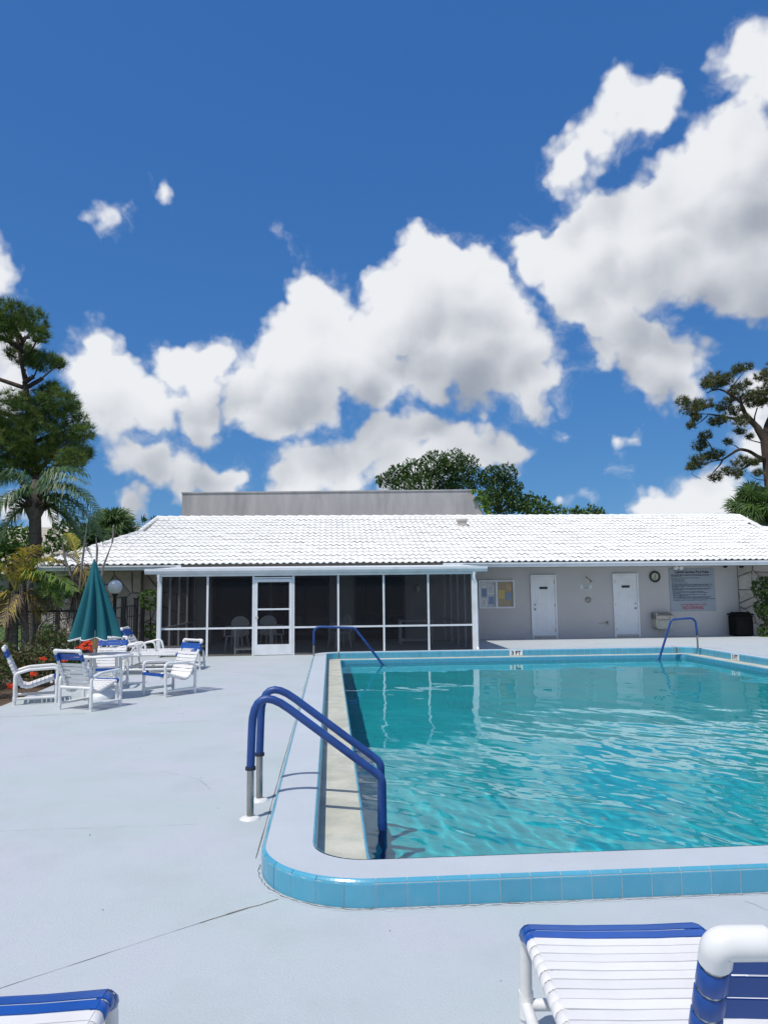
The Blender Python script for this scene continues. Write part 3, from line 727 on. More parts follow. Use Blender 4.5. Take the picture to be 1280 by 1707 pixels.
# side screens running back to the house
for u in (US[0], US[-1]):
    for v in (20.2, 21.4, 22.6, 23.8):
        p = MB(); p.box((u-.025, v-.025, 0), (u+.025, v+.025, 2.1)); p.build('post', M['white_metal'], porch)
    r_ = MB(); r_.box((u-.018, FV+.05, ZM-.02), (u+.018, 23.78, ZM+.02)); r_.build('rail', M['white_metal'], porch)
    s_ = MB(); s_.add([(u, FV+.05, .0), (u, 23.8, .0), (u, 23.8, 2.1), (u, FV+.05, 1.965)], [(0, 1, 2, 3)]); s_.build('screen_panel', M['screen'], porch)
# beam, stepped gutter and pan roof
be = MB(); be.box((-4.30, FV-.05, ZT+.001), (3.70, FV+.06, ZT+.06)); be.build('beam', M['white_metal'], porch)
pr = [(FV+.05, ZT+.062), (FV-.10, ZT+.062), (FV-.13, ZT+.085), (FV-.13, ZT+.115), (FV-.155, ZT+.135), (FV-.155, ZT+.195), (FV-.145, ZT+.195), (FV-.14, ZT+.145), (FV+.05, ZT+.145)]
gu = MB(); gu.prism(pr, 3.97+4.57, 'x', -4.57); gu.build('gutter', M['white_metal'], porch)
ro = MB(); ro.add([(-4.5, FV-.02, 2.115), (3.92, FV-.02, 2.115), (3.92, 22.6, 2.29), (-4.5, 22.6, 2.29), (-4.5, FV-.02, 2.155), (3.92, FV-.02, 2.155), (3.92, 22.35, 2.32), (-4.5, 22.35, 2.32)], [(0, 1, 2, 3), (4, 5, 6, 7), (0, 1, 5, 4), (0, 3, 7, 4), (1, 2, 6, 5)])
ro.build('roof_panel', M['white_metal'], porch)
for u in (-4.20, 3.66):
    ds = MB(); ds.tube(fillet([(u-.03, FV-.10, ZT+.06), (u-.03, FV-.10, 1.86), (u+.02, FV-.085, 1.72), (u+.02, FV-.085, .12), (u+.02, FV-.16, .05)], .05), .034, 10); ds.build('downspout', M['white_metal'], porch)
# porch back wall: sliding glass doors of the house
for (u0, u1) in ((-3.7, -1.9), (-1.85, -.05), (.75, 2.35)):
    f = MB(); f.box((u0, WV-.05, .0), (u0+.05, WV, 2.05)); f.box((u1-.05, WV-.05, 0), (u1, WV, 2.05)); f.box((u0+.05, WV-.05, 2.0), (u1-.05, WV, 2.05)); f.box((u0+.05, WV-.05, 0), (u1-.05, WV, .06))
    fo = f.build('sliding_door', M['interior'], house)
    gl = MB(); gl.box((u0+.05, WV-.03, .06), (u1-.05, WV-.02, 2.0)); gl.build('pane', M['darkglass'], fo)
lt = thing('porch_light', 'small wall lantern on the pale pier inside the porch', 'light', (2.75, WV-.02, 1.6))
q = MB(); q.box((2.70, WV-.03, 1.55), (2.80, WV, 1.75)); q.build('back_plate', M['steel'], lt); q = MB(); q.lathe([(.01, .0), (.06, .03), (.07, .14), (.02, .2)], (2.75, WV-.10, 1.52), 10); q.build('shade', M['globe'], lt)
# furniture standing inside the porch
def plastic_chair(label):
    t = thing('plastic_chair', label, 'chair', group='white plastic chairs inside the porch')
    s_ = MB(); s_.box((-.24, -.22, .39), (.24, .24, .42), .012); s_.build('seat', M['white_pvc'], t)
    bk_ = MB(); n_ = 12; pts = [(-.25, 0)]+[(-.25+.0, .25)]+[(-.25*math.cos(math.pi*k/n_), .30+.20*math.sin(math.pi*k/n_)) for k in range(n_+1)]+[(.25, .25), (.25, 0)]
    bk_.prism([(x, z+.42) for x, z in pts], .03, 'y', -.25); bk_.build('backrest', M['white_pvc'], t)
    for sx in (-1, 1):
        for sy in (-1, 1): l = MB(); l.tube([(sx*.21, sy*.2, .39), (sx*.25, sy*.24, 0)], [.028, .02], 8); l.build('leg', M['white_pvc'], t)
        ar = MB(); ar.tube(fillet([(sx*.26, -.24, .64), (sx*.28, .15, .64), (sx*.27, .22, .40)], .06), .022, 8); ar.build('armrest', M['white_pvc'], t)
    return t
pc0 = plastic_chair('white round-backed plastic chair inside the porch left of the screen door'); p = PV(395, 1075, 20.6); pc0.location = (p[0], 20.6, 0); pc0.rotation_euler.z = 2.9
p = PV(452, 1075, 21.0); dup(pc0, (p[0], 21.0, 0), 3.6, 'white plastic chair seen through the screen door')
p = PV(566, 1075, 21.3); dup(pc0, (p[0], 21.3, 0), 2.0, 'white plastic chair inside the porch right of the screen door')
def plain_table(label):
    t = thing('plastic_table', label, 'table', group='white tables inside the porch')
    s_ = MB(); s_.box((-.5, -.35, .66), (.5, .35, .70), .012); s_.build('tabletop', M['white_pvc'], t)
    for sx in (-1, 1):
        for sy in (-1, 1): l = MB(); l.box((sx*.45-.025, sy*.3-.025, 0), (sx*.45+.025, sy*.3+.025, .66)); l.build('leg', M['white_pvc'], t)
    for sy in (-1, 1): l = MB(); l.box((-.42, sy*.3-.015, .10), (.42, sy*.3+.015, .14)); l.build('stretcher', M['white_pvc'], t)
    return t
t0 = plain_table('white slim table low inside the porch behind the left screens'); p = PV(430, 1075, 19.9); t0.location = (p[0]-.1, 19.9, 0)
p = PV(660, 1065, 22.0); dup(t0, (p[0]+.6, 22.3, 0), .0, 'white slim table deep inside the porch at its middle')

# ------------------------------------------------------------------ things on the house wall
nb = thing('notice_board', 'white framed notice board with pinned papers beside the porch', 'notice board', (5.3, WV, 1.4))
u0, u1, z0, z1 = 4.72, 5.88, .97, 1.87
f = MB()
for bx in (((u0, WV-.06, z0), (u0+.05, WV, z1)), ((u1-.05, WV-.06, z0), (u1, WV, z1)), ((u0+.05, WV-.058, z1-.05), (u1-.05, WV, z1)), ((u0+.05, WV-.058, z0), (u1-.05, WV, z0+.05)), ((5.26, WV-.064, z0+.05), (5.33, WV, z1-.05))): f.box(*bx)
f.build('frame', M['white_metal'], nb)
f = MB(); f.box((5.33, WV-.02, z0+.05), (u1-.05, WV-.004, z1-.05)); f.build('cork_panel', M['cork'], nb)
f = MB(); f.box((u0+.05, WV-.02, z0+.05), (5.26, WV-.004, z1-.05)); f.build('felt_panel', M['paper'], nb)
for (a, c, e, g_, m) in ((4.81, 4.99, 1.04, 1.27, 'trim'), (4.82, 4.98, 1.34, 1.6, 'paper_b'), (5.02, 5.22, 1.42, 1.72, 'trim'), (5.04, 5.2, 1.1, 1.34, 'paper_b'), (4.84, 4.97, 1.64, 1.78, 'trim'), (5.37, 5.57, 1.28, 1.55, 'paper_y'), (5.62, 5.79, 1.53, 1.73, 'paper_o'), (5.60, 5.77, 1.24, 1.46, 'paper_b'), (5.38, 5.5, 1.6, 1.75, 'cork')):
    q = MB(); q.box((a, WV-.024, e), (c, WV-.0205, g_)); q.build('paper', M[m], nb)
    q = MB(); zz = g_-.03
    while zz > e+.03: q.box((a+.02, WV-.0252, zz-.007), (c-.02-random.uniform(0, .06), WV-.0243, zz)); zz -= .028
    q.build('print', M['ink'] if m == 'trim' else M['cork'], nb)
ck = thing('wall_clock', 'round black rimmed clock on the grey wall beside the rules sign', 'clock', (10.55, WV, 1.93))
c0 = (10.55, WV, 1.93)
r_ = MB(); ring = [(c0[0]+.155*math.cos(a), WV-.03, c0[2]+.155*math.sin(a)) for a in np.linspace(0, 2*math.pi, 33)[:-1]]; r_.tube(ring, .03, 8, closed=True); r_.build('rim', M['dark'], ck)
f = MB(); f.tube([(c0[0], WV, c0[2]), (c0[0], WV-.025, c0[2])], .15, 28); fo = f.build('face', M['clock_face'], ck)
for nm, ang, ln, wd in (('hour_hand', 78, .075, .011), ('minute_hand', 268, .11, .008)):
    a_ = rad(ang); h_ = MB(); h_.tube([(c0[0], WV-.03, c0[2]), (c0[0]+ln*math.cos(a_), WV-.03, c0[2]+ln*math.sin(a_))], [wd, wd*.5], 6); h_.build(nm, M['ink'], ck)
for k_ in range(12):
    a_ = k_*math.pi/6; h_ = MB(); h_.tube([(c0[0]+q_*math.cos(a_), WV-.027, c0[2]+q_*math.sin(a_)) for q_ in (.105, .125)], .005, 5); h_.build('hour_mark', M['ink'], ck)
# rules board
rb = thing('rules_sign', 'large blue grey pool rules board with dark lines and red NO DIVING', 'sign', (11.8, WV, 1.5))
SU0, SU1, SZ0, SZ1 = 11.03, 12.56, .80, 2.19
f = MB(); f.box((SU0, WV-.02, SZ0), (SU1, WV, SZ1), .003); f.build('board', M['signboard'], rb)
sx = lambda t: SU0+(SU1-SU0)*t; sz = lambda t: SZ1-(SZ1-SZ0)*t
text('Central Gardens Pool Rules', .118, M['ink'], rb, (sx(.50), WV-.0215, sz(.085)), sx=.86, bold=.0035)
text('NO DIVING', .135, M['red_ink'], rb, (sx(.49), WV-.0215, sz(.925)), sx=1.0, bold=.003)
text('POOL MAXIMUM DEPTH 5 FEET', .072, M['red_ink'], rb, (sx(.50), WV-.0215, sz(.852)), sx=.86, bold=.001)
lr = random.Random(5)
lines = [(.145, .90), (.165, .84), (.185, .26), (.222, .62), (.25, .28), (.28, .30), (.31, .29), (.34, .37), (.372, .90), (.392, .80), (.417, .88), (.437, .25), (.468, .86), (.488, .80), (.508, .22), (.54, .70), (.565, .78), (.585, .18), (.612, .74), (.632, .36), (.662, .84), (.682, .80), (.71, .92), (.742, .74)]
q = MB()
for t, L_ in lines:
    x = .03+.05*t
    end = x+L_
    while x < end-.02:
        w_ = lr.uniform(.02, .07); w_ = min(w_, end-x); hh = lr.choice((.0075, .009, .0105))
        q.box((sx(x), WV-.0215, sz(t+hh)), (sx(x+w_), WV-.0195, sz(t-hh*.35))); x += w_+.011
q.build('print', M['ink'], rb, kind='stuff')
# shower: head, sign, valve, hose bib
sh_ = thing('wall_shower', 'small shower head on a bent pipe between the two white doors', 'shower', (8.23, WV, 1.8))
p = PV(977, 966, WV); s_ = MB(); s_.tube(fillet([(p[0], WV, p[2]+.05), (p[0]-.02, WV-.10, p[2]+.08), (p[0]+.05, WV-.20, p[2]-.02)], .04), .013, 8); s_.build('pipe', M['steel'], sh_)
s_ = MB(); s_.tube([(p[0]+.05, WV-.20, p[2]-.02), (p[0]+.08, WV-.24, p[2]-.08)], [.018, .042], 10); s_.build('spray_head', M['steel'], sh_)
p = PV(976.5, 978.5, WV); ss = thing('shower_sign', 'small white lettered plate beneath the shower head', 'sign', (p[0], WV, p[2]))
s_ = MB(); s_.box((p[0]-.18, WV-.012, p[2]-.085), (p[0]+.18, WV, p[2]+.085), .004); s_.build('plate', M['trim'], ss)
s_ = MB(); s_.box((p[0]-.165, WV-.0135, p[2]+.06), (p[0]+.165, WV-.0125, p[2]+.07)); s_.box((p[0]-.165, WV-.0135, p[2]-.07), (p[0]+.165, WV-.0125, p[2]-.06))
for zz, ww in ((.03, .10), (-.005, .13), (-.038, .07)):
    x = p[0]-ww
    while x < p[0]+ww: e = random.uniform(.02, .05); s_.box((x, WV-.0135, p[2]+zz-.009), (min(x+e, p[0]+ww), WV-.0122, p[2]+zz+.009)); x += e+.012
s_.build('print', M['ink'], ss)
p = PV(980, 1000, WV); sv_ = thing('shower_valve', 'round chrome shower valve on the grey wall', 'valve', (p[0], WV, p[2]))
s_ = MB(); s_.tube([(p[0], WV, p[2]), (p[0], WV-.015, p[2]), (p[0], WV-.03, p[2])], [.095, .09, .05], 20); s_.build('plate', M['steel'], sv_)
s_ = MB(); s_.tube([(p[0], WV-.03, p[2]), (p[0], WV-.07, p[2])], .028, 10); s_.tube([(p[0], WV-.06, p[2]), (p[0]+.06, WV-.065, p[2]-.03)], .012, 8); s_.build('handle', M['steel'], sv_)
p = PV(1011, 1039, WV); hb = thing('hose_bib', 'low brass tap with a pipe beside the right hand white door', 'tap', (p[0], WV, p[2]))
s_ = MB(); s_.tube([(p[0]-.28, WV-.012, p[2]+.005), (p[0]-.02, WV-.012, p[2]+.005)], .008, 6); s_.tube([(p[0], WV, p[2]), (p[0], WV-.09, p[2]), (p[0]+.0, WV-.12, p[2]-.05)], .017, 8); s_.build('spout', M['cork'], hb)
s_ = MB(); s_.tube([(p[0]-.035, WV-.07, p[2]+.045), (p[0]+.035, WV-.07, p[2]+.045)], .012, 8); s_.tube([(p[0], WV-.07, p[2]), (p[0], WV-.07, p[2]+.045)], .008, 6); s_.build('handle', M['dark'], hb)
# drinking fountain
df = thing('drinking_fountain', 'boxy wall drinking fountain with dark top and pale front', 'fountain', (10.65, WV, .5))
s_ = MB(); s_.box((10.38, WV-.34, .30), (10.44, WV, .76), .01); s_.box((10.441, WV-.30, .24), (10.93, WV, .56), .02); s_.build('cabinet', M['ledge'], df)
s_ = MB(); s_.prism([(WV-.38, .56), (WV, .56), (WV, .77), (WV-.10, .77), (WV-.38, .68)], .58, 'x', 10.37); s_.build('basin', M['steel'], df)
s_ = MB(); s_.tube([(10.5, WV-.2, .74), (10.5, WV-.2, .80), (10.53, WV-.22, .82)], .012, 8); s_.build('spout', M['steel'], df)
# flood lights
def flood(px, py, label, two):
    p = PV(px, py, WV-.02); t = thing('flood_light', label, 'light', (p[0], WV, p[2]), group='flood lights under the eave')
    s_ = MB(); s_.tube([(p[0], WV, p[2]+.04), (p[0], WV-.06, p[2]+.04)], .05, 12); s_.build('mount', M['dark'], t)
    for sx_ in ((-1, 1) if two else (1,)):
        s_ = MB(); s_.tube([(p[0], WV-.05, p[2]+.04), (p[0]+sx_*.07, WV-.12, p[2]+.0)], .014, 8); s_.build('arm', M['steel'], t)
        c = (p[0]+sx_*.08, WV-.13, p[2]-.02); s_ = MB(); s_.tube([(c[0], c[1]+.05, c[2]+.05), c, (c[0]+.01*sx_, c[1]-.06, c[2]-.06), (c[0]+.01*sx_, c[1]-.08, c[2]-.08)], [.03, .06, .085, .06], 14); s_.build('lamp', M['globe'] if two else M['dark'], t)
flood(1127, 943, 'white twin flood light above the pool rules board', True); flood(1200, 940, 'small dark spot light under the eave right of the rules board', False); flood(1227, 940, 'dark twin spot light at the pale stone corner', False)
# litter bin
bn = thing('litter_bin', 'black litter bin standing against the pale stone corner', 'bin', (13.1, 23.45, 0))
s_ = MB(); s_.box((12.86, 23.22, .01), (13.40, 23.72, .66), .03); s_.build('body', M['plastic_black'], bn)
s_ = MB(); s_.box((12.83, 23.19, .66), (13.43, 23.75, .72), .02); s_.box((12.9, 23.27, .72), (13.36, 23.68, .76), .02); s_.build('lid', M['plastic_black'], bn)

# ------------------------------------------------------------------ pool handrails
def handrail(path, r, foot_z, sleeve_from, label, group, flange=True):
    t = thing('handrail', label, 'handrail', tuple(path[0]), group=group)
    full = fillet(path, [.16, .10, .12] if len(path) == 5 else [.16, .09], 8)
    s_ = MB(); s_.tube([path[0], (path[0][0], path[0][1], sleeve_from+.06)], r, 14); s_.build('pole', M['steel'], t)
    cut = [q for q in full if not (abs(q[0]-path[0][0]) < .03 and q[2] < sleeve_from)]
    st = np.array(path[0], float); st[2] = sleeve_from
    s_ = MB(); s_.tube([st]+cut[1:] if np.linalg.norm(cut[0]-np.array(path[0])) < 1e-6 else [st]+cut, r*1.17, 16); s_.build('sleeve', M['blue_foam'], t)
    b_ = MB(); b_.tube([(st[0], st[1], sleeve_from-.01), (st[0], st[1], sleeve_from+.012)], r*1.5, 14); b_.build('end_band', M['ink'], t)
    if flange: fl = MB(); fl.lathe([(.001, .020), (r*1.1, .020), (r*1.9, .016), (r*2.9, .004), (r*2.95, .0)], (path[0][0], path[0][1], foot_z), 24); fl.build('flange', M['white_pvc'], t)
    return t
def hp(v, px):                # a rail in the plane across the pool at v, read off the picture
    return [PV(x, y, v) for x, y in px]
v1 = 5.39; A_ = hp(v1, [(417, 1368), (421, 1137), (637, 1297), (638, 1400)]); A_[0][2] = 0; A_[1][0] = A_[0][0]+.012; A_[3][0] = A_[2][0]+.004; A_[3][2] = -.70
handrail([tuple(q) for q in A_], .0243, 0, .335, 'nearer of the two thick blue sleeved pool rails on steel poles', 'paired blue pool rails')
v2 = 5.84; B_ = [np.array([q[0]+.02, v2, q[2]+.005]) for q in A_]
handrail([tuple(q) for q in B_], .0243, 0, .335, 'farther of the two thick blue sleeved pool rails on steel poles', 'paired blue pool rails')
v3 = 17.12; C_ = hp(v3, [(522, 1096), (523, 1044.5), (591, 1047), (641, 1112), (646, 1130)]); C_[0][0] = C_[1][0]; C_[0][2] = .131; C_[4][2] = -.6
handrail([tuple(q) for q in C_], .022, .131, .37, 'slim blue pool rail at the far left pool corner before the porch', 'slim blue rails at the far end', False)
D_ = hp(v3+.05, [(1164, 1082), (1159, 1030), (1119, 1033), (1097, 1104), (1094, 1125)]); D_[0][0] = D_[1][0]+.02; D_[0][2] = .131; D_[4][2] = -.6
handrail([tuple(q) for q in D_], .022, .131, .46, 'slim light blue pool rail at the far right pool corner', 'slim blue rails at the far end', False)
# ------------------------------------------------------------------ strap furniture
def arc_len(P):
    P = np.array(P); d = np.linalg.norm(np.diff(P, axis=0), axis=1); return np.concatenate([[0], np.cumsum(d)])
def strap_mesh(W, rr, w, side, n=10, sag=0.005):
    """a vinyl strap: a full turn round each rail and one flat run across, on the sitter's side"""
    mb = MB(); e = w*.08
    mb.sm = True
    for sx in (-1, 1):
        V = []
        for y, dr in ((-w/2, -.001), (-w/2+e, .0012), (w/2-e, .0012), (w/2, -.001)):
            for k in range(n): a = 2*math.pi*k/n; V.append((sx*W/2+(rr+dr)*math.cos(a), y, (rr+dr)*math.sin(a)))
        mb.add(V, [(q*n+k, q*n+(k+1) % n, (q+1)*n+(k+1) % n, (q+1)*n+k) for q in range(3) for k in range(n)])
    mb.sm = False
    xs = [-W/2, -W/2+.03, -W*.2, W*.2, W/2-.03, W/2]; top = side*(rr+.0014); V = []
    for x, sg in zip(xs, (0, .15, 1, 1, .15, 0)):
        z = top-side*sag*sg
        for y in (-w/2+.001, w/2-.001): V += [(x, y, z), (x, y, z-side*.0028)]
    Fs = []
    for k in range(len(xs)-1):
        a, b = 4*k, 4*k+4; Fs += [(a, a+2, b+2, b), (a+1, b+1, b+3, a+3), (a, b, b+1, a+1), (a+2, a+3, b+3, b+2)]
    mb.add(V, Fs); return mb
_sm = {}
def straps(t, path, W, r, w, pos, side=1):
    """path: points (y, z) of the side rail; pos: list of (arc length, colour)."""
    S = arc_len(path); P = np.array(path); rl = random.Random(len(pos)*13+int(W*1000))
    for s, c in pos:
        y, z = np.interp(s, S, P[:, 0]), np.interp(s, S, P[:, 1])
        y2, z2 = np.interp(min(s+.02, S[-1]), S, P[:, 0]), np.interp(min(s+.02, S[-1]), S, P[:, 1])
        y1, z1 = np.interp(max(s-.02, 0), S, P[:, 0]), np.interp(max(s-.02, 0), S, P[:, 1])
        ang = math.atan2(z2-z1, y2-y1)
        key = (round(W, 3), round(r, 4), round(w, 3), c, side)
        if key not in _sm: _sm[key] = strap_mesh(W, r+.0035, w, side).mesh('strap', M['blue_strap'] if c == 'b' else M['white_strap'])
        o = bpy.data.objects.new('strap', _sm[key]); col.objects.link(o); o.parent = t
        o.location = (0, y, z); o.rotation_euler = (ang+rl.uniform(-.02, .02), rl.uniform(-.003, .003), rl.uniform(-.012, .012))
def rails(t, path, W, r):
    for sx in (-1, 1):
        m_ = MB(); m_.tube([(sx*W/2, y, z) for y, z in path], r, 12); m_.build('side_rail', M['white_pvc'], t)
def elbows(t, corner, below, W, r):
    """a cross tube at corner (y,z) with an elbow fitting at each end that turns down the rail towards below (y,z)"""
    d = np.array(below)-np.array(corner); d = d/np.linalg.norm(d)
    m_ = MB(); m_.tube([(-W/2+.03, *corner), (W/2-.03, *corner)], r, 12); m_.build('cross_rail', M['white_pvc'], t)
    for sx in (-1, 1):
        a = (sx*W/2, corner[0]+d[0]*.036, corner[1]+d[1]*.036); b_ = (sx*W/2, *corner); c_ = (sx*(W/2-.074), *corner)
        m_ = MB(); m_.tube(fillet([a, b_, c_], .035, 7), r*1.2, 14); m_.build('elbow', M['white_pvc'], t)
def pipe(t, name, pts, r, fl=None):
    m_ = MB(); m_.tube(fillet(pts, fl, 6) if fl else pts, r, 12); return m_.build(name, M['white_pvc'], t)
R_ = .0215
def low_chair(label, group):
    t = thing('strap_chair', label, 'chair', group=group); W, X = .44, .275
    path = [(q[0], q[1]) for q in fillet([(.30, .27), (.31, .355), (.20, .335), (-.10, .235), (-.20, .26), (-.44, .80)], [.05, .09, .10, .09], 6)]
    rails(t, path, W, R_*.95); elbows(t, path[-1], path[-2], W, R_)
    S = arc_len(path)[-1]
    pos = [(.055, 'b'), (.115, 'b')]; s = .175
    while s < S-.17: pos.append((s, 'w')); s += .056
    pos += [(S-.125, 'b'), (S-.075, 'b')]
    straps(t, path, W, R_, .047, pos, -1)
    for sx in (-1, 1):
        pipe(t, 'leg', [(sx*X, .27, 0), (sx*X, .275, .34)], R_); pipe(t, 'leg', [(sx*X, -.27, 0), (sx*X, -.275, .34)], R_)
        pipe(t, 'armrest', [(sx*X, .275, .33), (sx*X, .29, .50), (sx*X, -.10, .485), (sx*X, -.275, .435), (sx*X, -.275, .33)], R_, [.11, .2, .10])
        pipe(t, 'stretcher', [(sx*X, -.27, .085), (sx*X, .27, .085)], R_*.92)
        for yy in (.27, -.27):
            m_ = MB(); m_.tube([(sx*X, yy, .05), (sx*X, yy, .12)], R_*1.22, 12); m_.build('fitting', M['white_pvc'], t)
            m_ = MB(); m_.tube([(sx*X, yy, .27), (sx*X, yy, .33)], R_*1.2, 12); m_.build('fitting', M['white_pvc'], t)
    pipe(t, 'crossbar', [(-X, -.272, .30), (X, -.272, .30)], R_); pipe(t, 'crossbar', [(-X, .20, .30), (X, .20, .30)], R_*.9)
    return t
def chaise(label, group, top=(-.63, .85), arms=True, WB=.53):
    t = thing('strap_lounger', label, 'lounger', group=group); W = .575
    seat = fillet([(-.36, .375), (.93, .375), (.965, .0)], [.10], 9)
    rails(t, [tuple(q) for q in seat], W, R_)
    back = fillet([(-.30, .375), (-.35, .40), top], [.05], 5)
    for sx in (-1, 1): m_ = MB(); m_.tube([(sx*WB/2, q[0], q[1]) for q in back], R_*.95, 12); m_.build('back_rail', M['white_pvc'], t)
    elbows(t, tuple(back[-1]), tuple(back[-2]), WB, R_)
    S = arc_len(seat)[-1]; legtop = S-.375+.02
    pos = []; s = .06
    while s < legtop-.13: pos.append((s, 'w')); s += .0525
    pos += [(s+.002, 'b'), (s+.052, 'b'), (s+.102, 'b')]
    straps(t, [tuple(q) for q in seat], W, R_, .0485, pos)
    S2 = arc_len(back)[-1]; pos = []; s = .06
    while s < S2-.20: pos.append((s, 'w')); s += .056
    pos += [(S2-.160, 'b'), (S2-.113, 'b'), (S2-.066, 'b')]
    straps(t, [tuple(q) for q in back], WB, R_*.95, .043, pos, -1)
    for sx in (-1, 1):
        pipe(t, 'leg', [(sx*(W/2), -.40, 0), (sx*(W/2), -.40, .36)], R_)
        pipe(t, 'side_rail', [(sx*W/2, -.40, .375), (sx*W/2, -.33, .375)], R_)
        pipe(t, 'stretcher', [(sx*W/2, -.40, .10), (sx*W/2, .955, .10)], R_*.92)
        if arms: pipe(t, 'armrest', [(sx*(W/2+.045), -.42, .36), (sx*(W/2+.045), -.30, .52), (sx*(W/2+.045), .05, .60), (sx*(W/2+.045), .10, .36)], R_, [.12, .10])
        pipe(t, 'strut', [(sx*(W/2-.03), -.35+(top[0]+.35)*.75, .40+(top[1]-.40)*.75), (sx*(W/2-.03), top[0]-.2, .06)], R_*.7)
        for yy in (.957, -.40):
            m_ = MB(); m_.tube([(sx*W/2, yy, .06), (sx*W/2, yy, .145)], R_*1.22, 12); m_.build('fitting', M['white_pvc'], t)
    pipe(t, 'crossbar', [(-W/2, .957, .10), (W/2, .957, .10)], R_*.92); pipe(t, 'crossbar', [(-W/2, -.40, .10), (W/2, -.40, .10)], R_*.92); pipe(t, 'crossbar', [(-W/2+.0, -.36, .35), (W/2, -.36, .35)], R_*.9)
    return t
CG = 'white strap chairs round the umbrella table'
ch = low_chair('white strap chair seen from behind before the umbrella table', CG); ch.location = (-3.30, 10.78, 0); ch.rotation_euler.z = rad(-27)
dup(ch, (-4.30, 11.50, 0), rad(-70), 'white strap chair in profile at the edge of the flower bed')
dup(ch, (-2.50, 12.05, 0), rad(138), 'white strap chair facing left with its back to the screen porch')
dup(ch, (-3.72, 13.0, 0), rad(184), 'white strap chair facing forward behind the umbrella table')
LG = 'white strap loungers'
lo = chaise('white strap lounger with raised back parked nearest the screen porch', LG); lo.location = (-3.62, 16.0, 0); lo.rotation_euler.z = rad(-90)
dup(lo, (-3.78, 15.22, 0), rad(-88), 'white strap lounger half hidden behind the umbrella table, its twin behind it')
a = PZ(866, 1534, .40); th = rad(-4.2); ox, oy = -.309, .915
fg = chaise('large white strap lounger with blue foot straps before the tiled pool edge', LG, (-.60, .992), False, .505)
fg.location = (float(a[0])-(ox*math.cos(th)-oy*math.sin(th)), float(a[1])-(ox*math.sin(th)+oy*math.cos(th)), 0); fg.rotation_euler.z = th
a = PZ(197, 1640, .40)
dup(fg, (float(a[0])-.305, float(a[1])-.915, 0), rad(0.4), 'white strap lounger with blue foot straps cut by the picture corner on plain deck')
# table and closed umbrella
tb = thing('patio_table', 'round white patio table under the closed teal umbrella', 'table', (-3.42, 11.75, 0)); T0 = (-3.42, 11.75)
m_ = MB(); m_.lathe([(.03, .615), (.40, .615), (.425, .62), (.43, .635), (.42, .648), (.03, .648)], (*T0, 0), 36); m_.build('tabletop', M['white_pvc'], tb)
for k in range(4):
    a = rad(45+90*k+8); m_ = MB(); m_.tube([(T0[0]+.30*math.cos(a), T0[1]+.30*math.sin(a), .62), (T0[0]+.33*math.cos(a), T0[1]+.33*math.sin(a), 0)], .024, 10); m_.build('leg', M['white_pvc'], tb)
ub = thing('umbrella_weight', 'grey dome umbrella weight standing under the patio table', 'umbrella weight', (*T0, 0))
m_ = MB(); m_.lathe([(.001, .24), (.03, .24), (.035, .13), (.12, .12), (.20, .08), (.235, .03), (.235, 0)], (*T0, 0), 28); m_.build('dome', M['white_metal'], ub)
T0 = (-3.565, 11.78)
um_ = thing('umbrella', 'closed teal patio umbrella with white piped hem over the table', 'umbrella', (*T0, .05))
lean = np.array([-.06, .03])
m_ = MB(); m_.tube([(*T0, .06), (*T0, .80)], .020, 12); m_.build('pole', M['white_pvc'], um_)
m_ = MB(); m_.tube([(*T0, .72), (*T0, .93)], .033, 12); m_.build('sleeve', M['yellow'], um_)
def fold(r, z, a):
    t = (2.03-z)/1.12; f_ = .5+.5*math.cos(8*a+.6+.5*math.sin(z*3))
    return r*(1-.46*(1-f_)**1.3*min(1, t*2.2)+.06*math.sin(3*a+1))
prof = [(.012, 2.05), (.030, 2.03)]+[(.030+.375*(t**1.05), 2.03-1.10*t) for t in np.linspace(.04, 1, 22)]
n_ = 128; V = []
for i, (r, z) in enumerate(prof):
    for k in range(n_):
        a = 2*math.pi*k/n_; q = fold(r, z, a); t = max(0, (2.03-z)/1.1)
        zz = z-.045*t*t*(.5+.5*math.cos(8*a+.6))+.02*t*math.sin(2*a+.4)-.05*t*max(0, -math.cos(a))
        V.append((T0[0]+q*math.cos(a)+lean[0]*(1-t)*.9, T0[1]+q*math.sin(a)+lean[1]*(1-t), zz))
Fs = [(i*n_+k, i*n_+(k+1) % n_, (i+1)*n_+(k+1) % n_, (i+1)*n_+k) for i in range(len(prof)-1) for k in range(n_)]
m_ = MB(); m_.sm = True; m_.add(V, Fs); canopy = m_.build('canopy', M['umbrella'], um_)
hem = V[-n_:]; m_ = MB(); m_.tube(hem, .0075, 6, closed=True)
for k in range(8):
    kk = int(round(((2*math.pi*k-.6+math.pi)/8)/(2*math.pi)*n_)) % n_
    m_.tube([V[(len(prof)-1-i)*n_+kk] for i in range(0, 3)], .006, 6)
m_.build('piping', M['trim'], um_)
m_ = MB(); m_.lathe([(.001, 2.09), (.018, 2.075), (.012, 2.055), (.025, 2.04)], (T0[0]+lean[0]*.9, T0[1]+lean[1], 0), 12); m_.build('finial', M['umbrella'], um_)

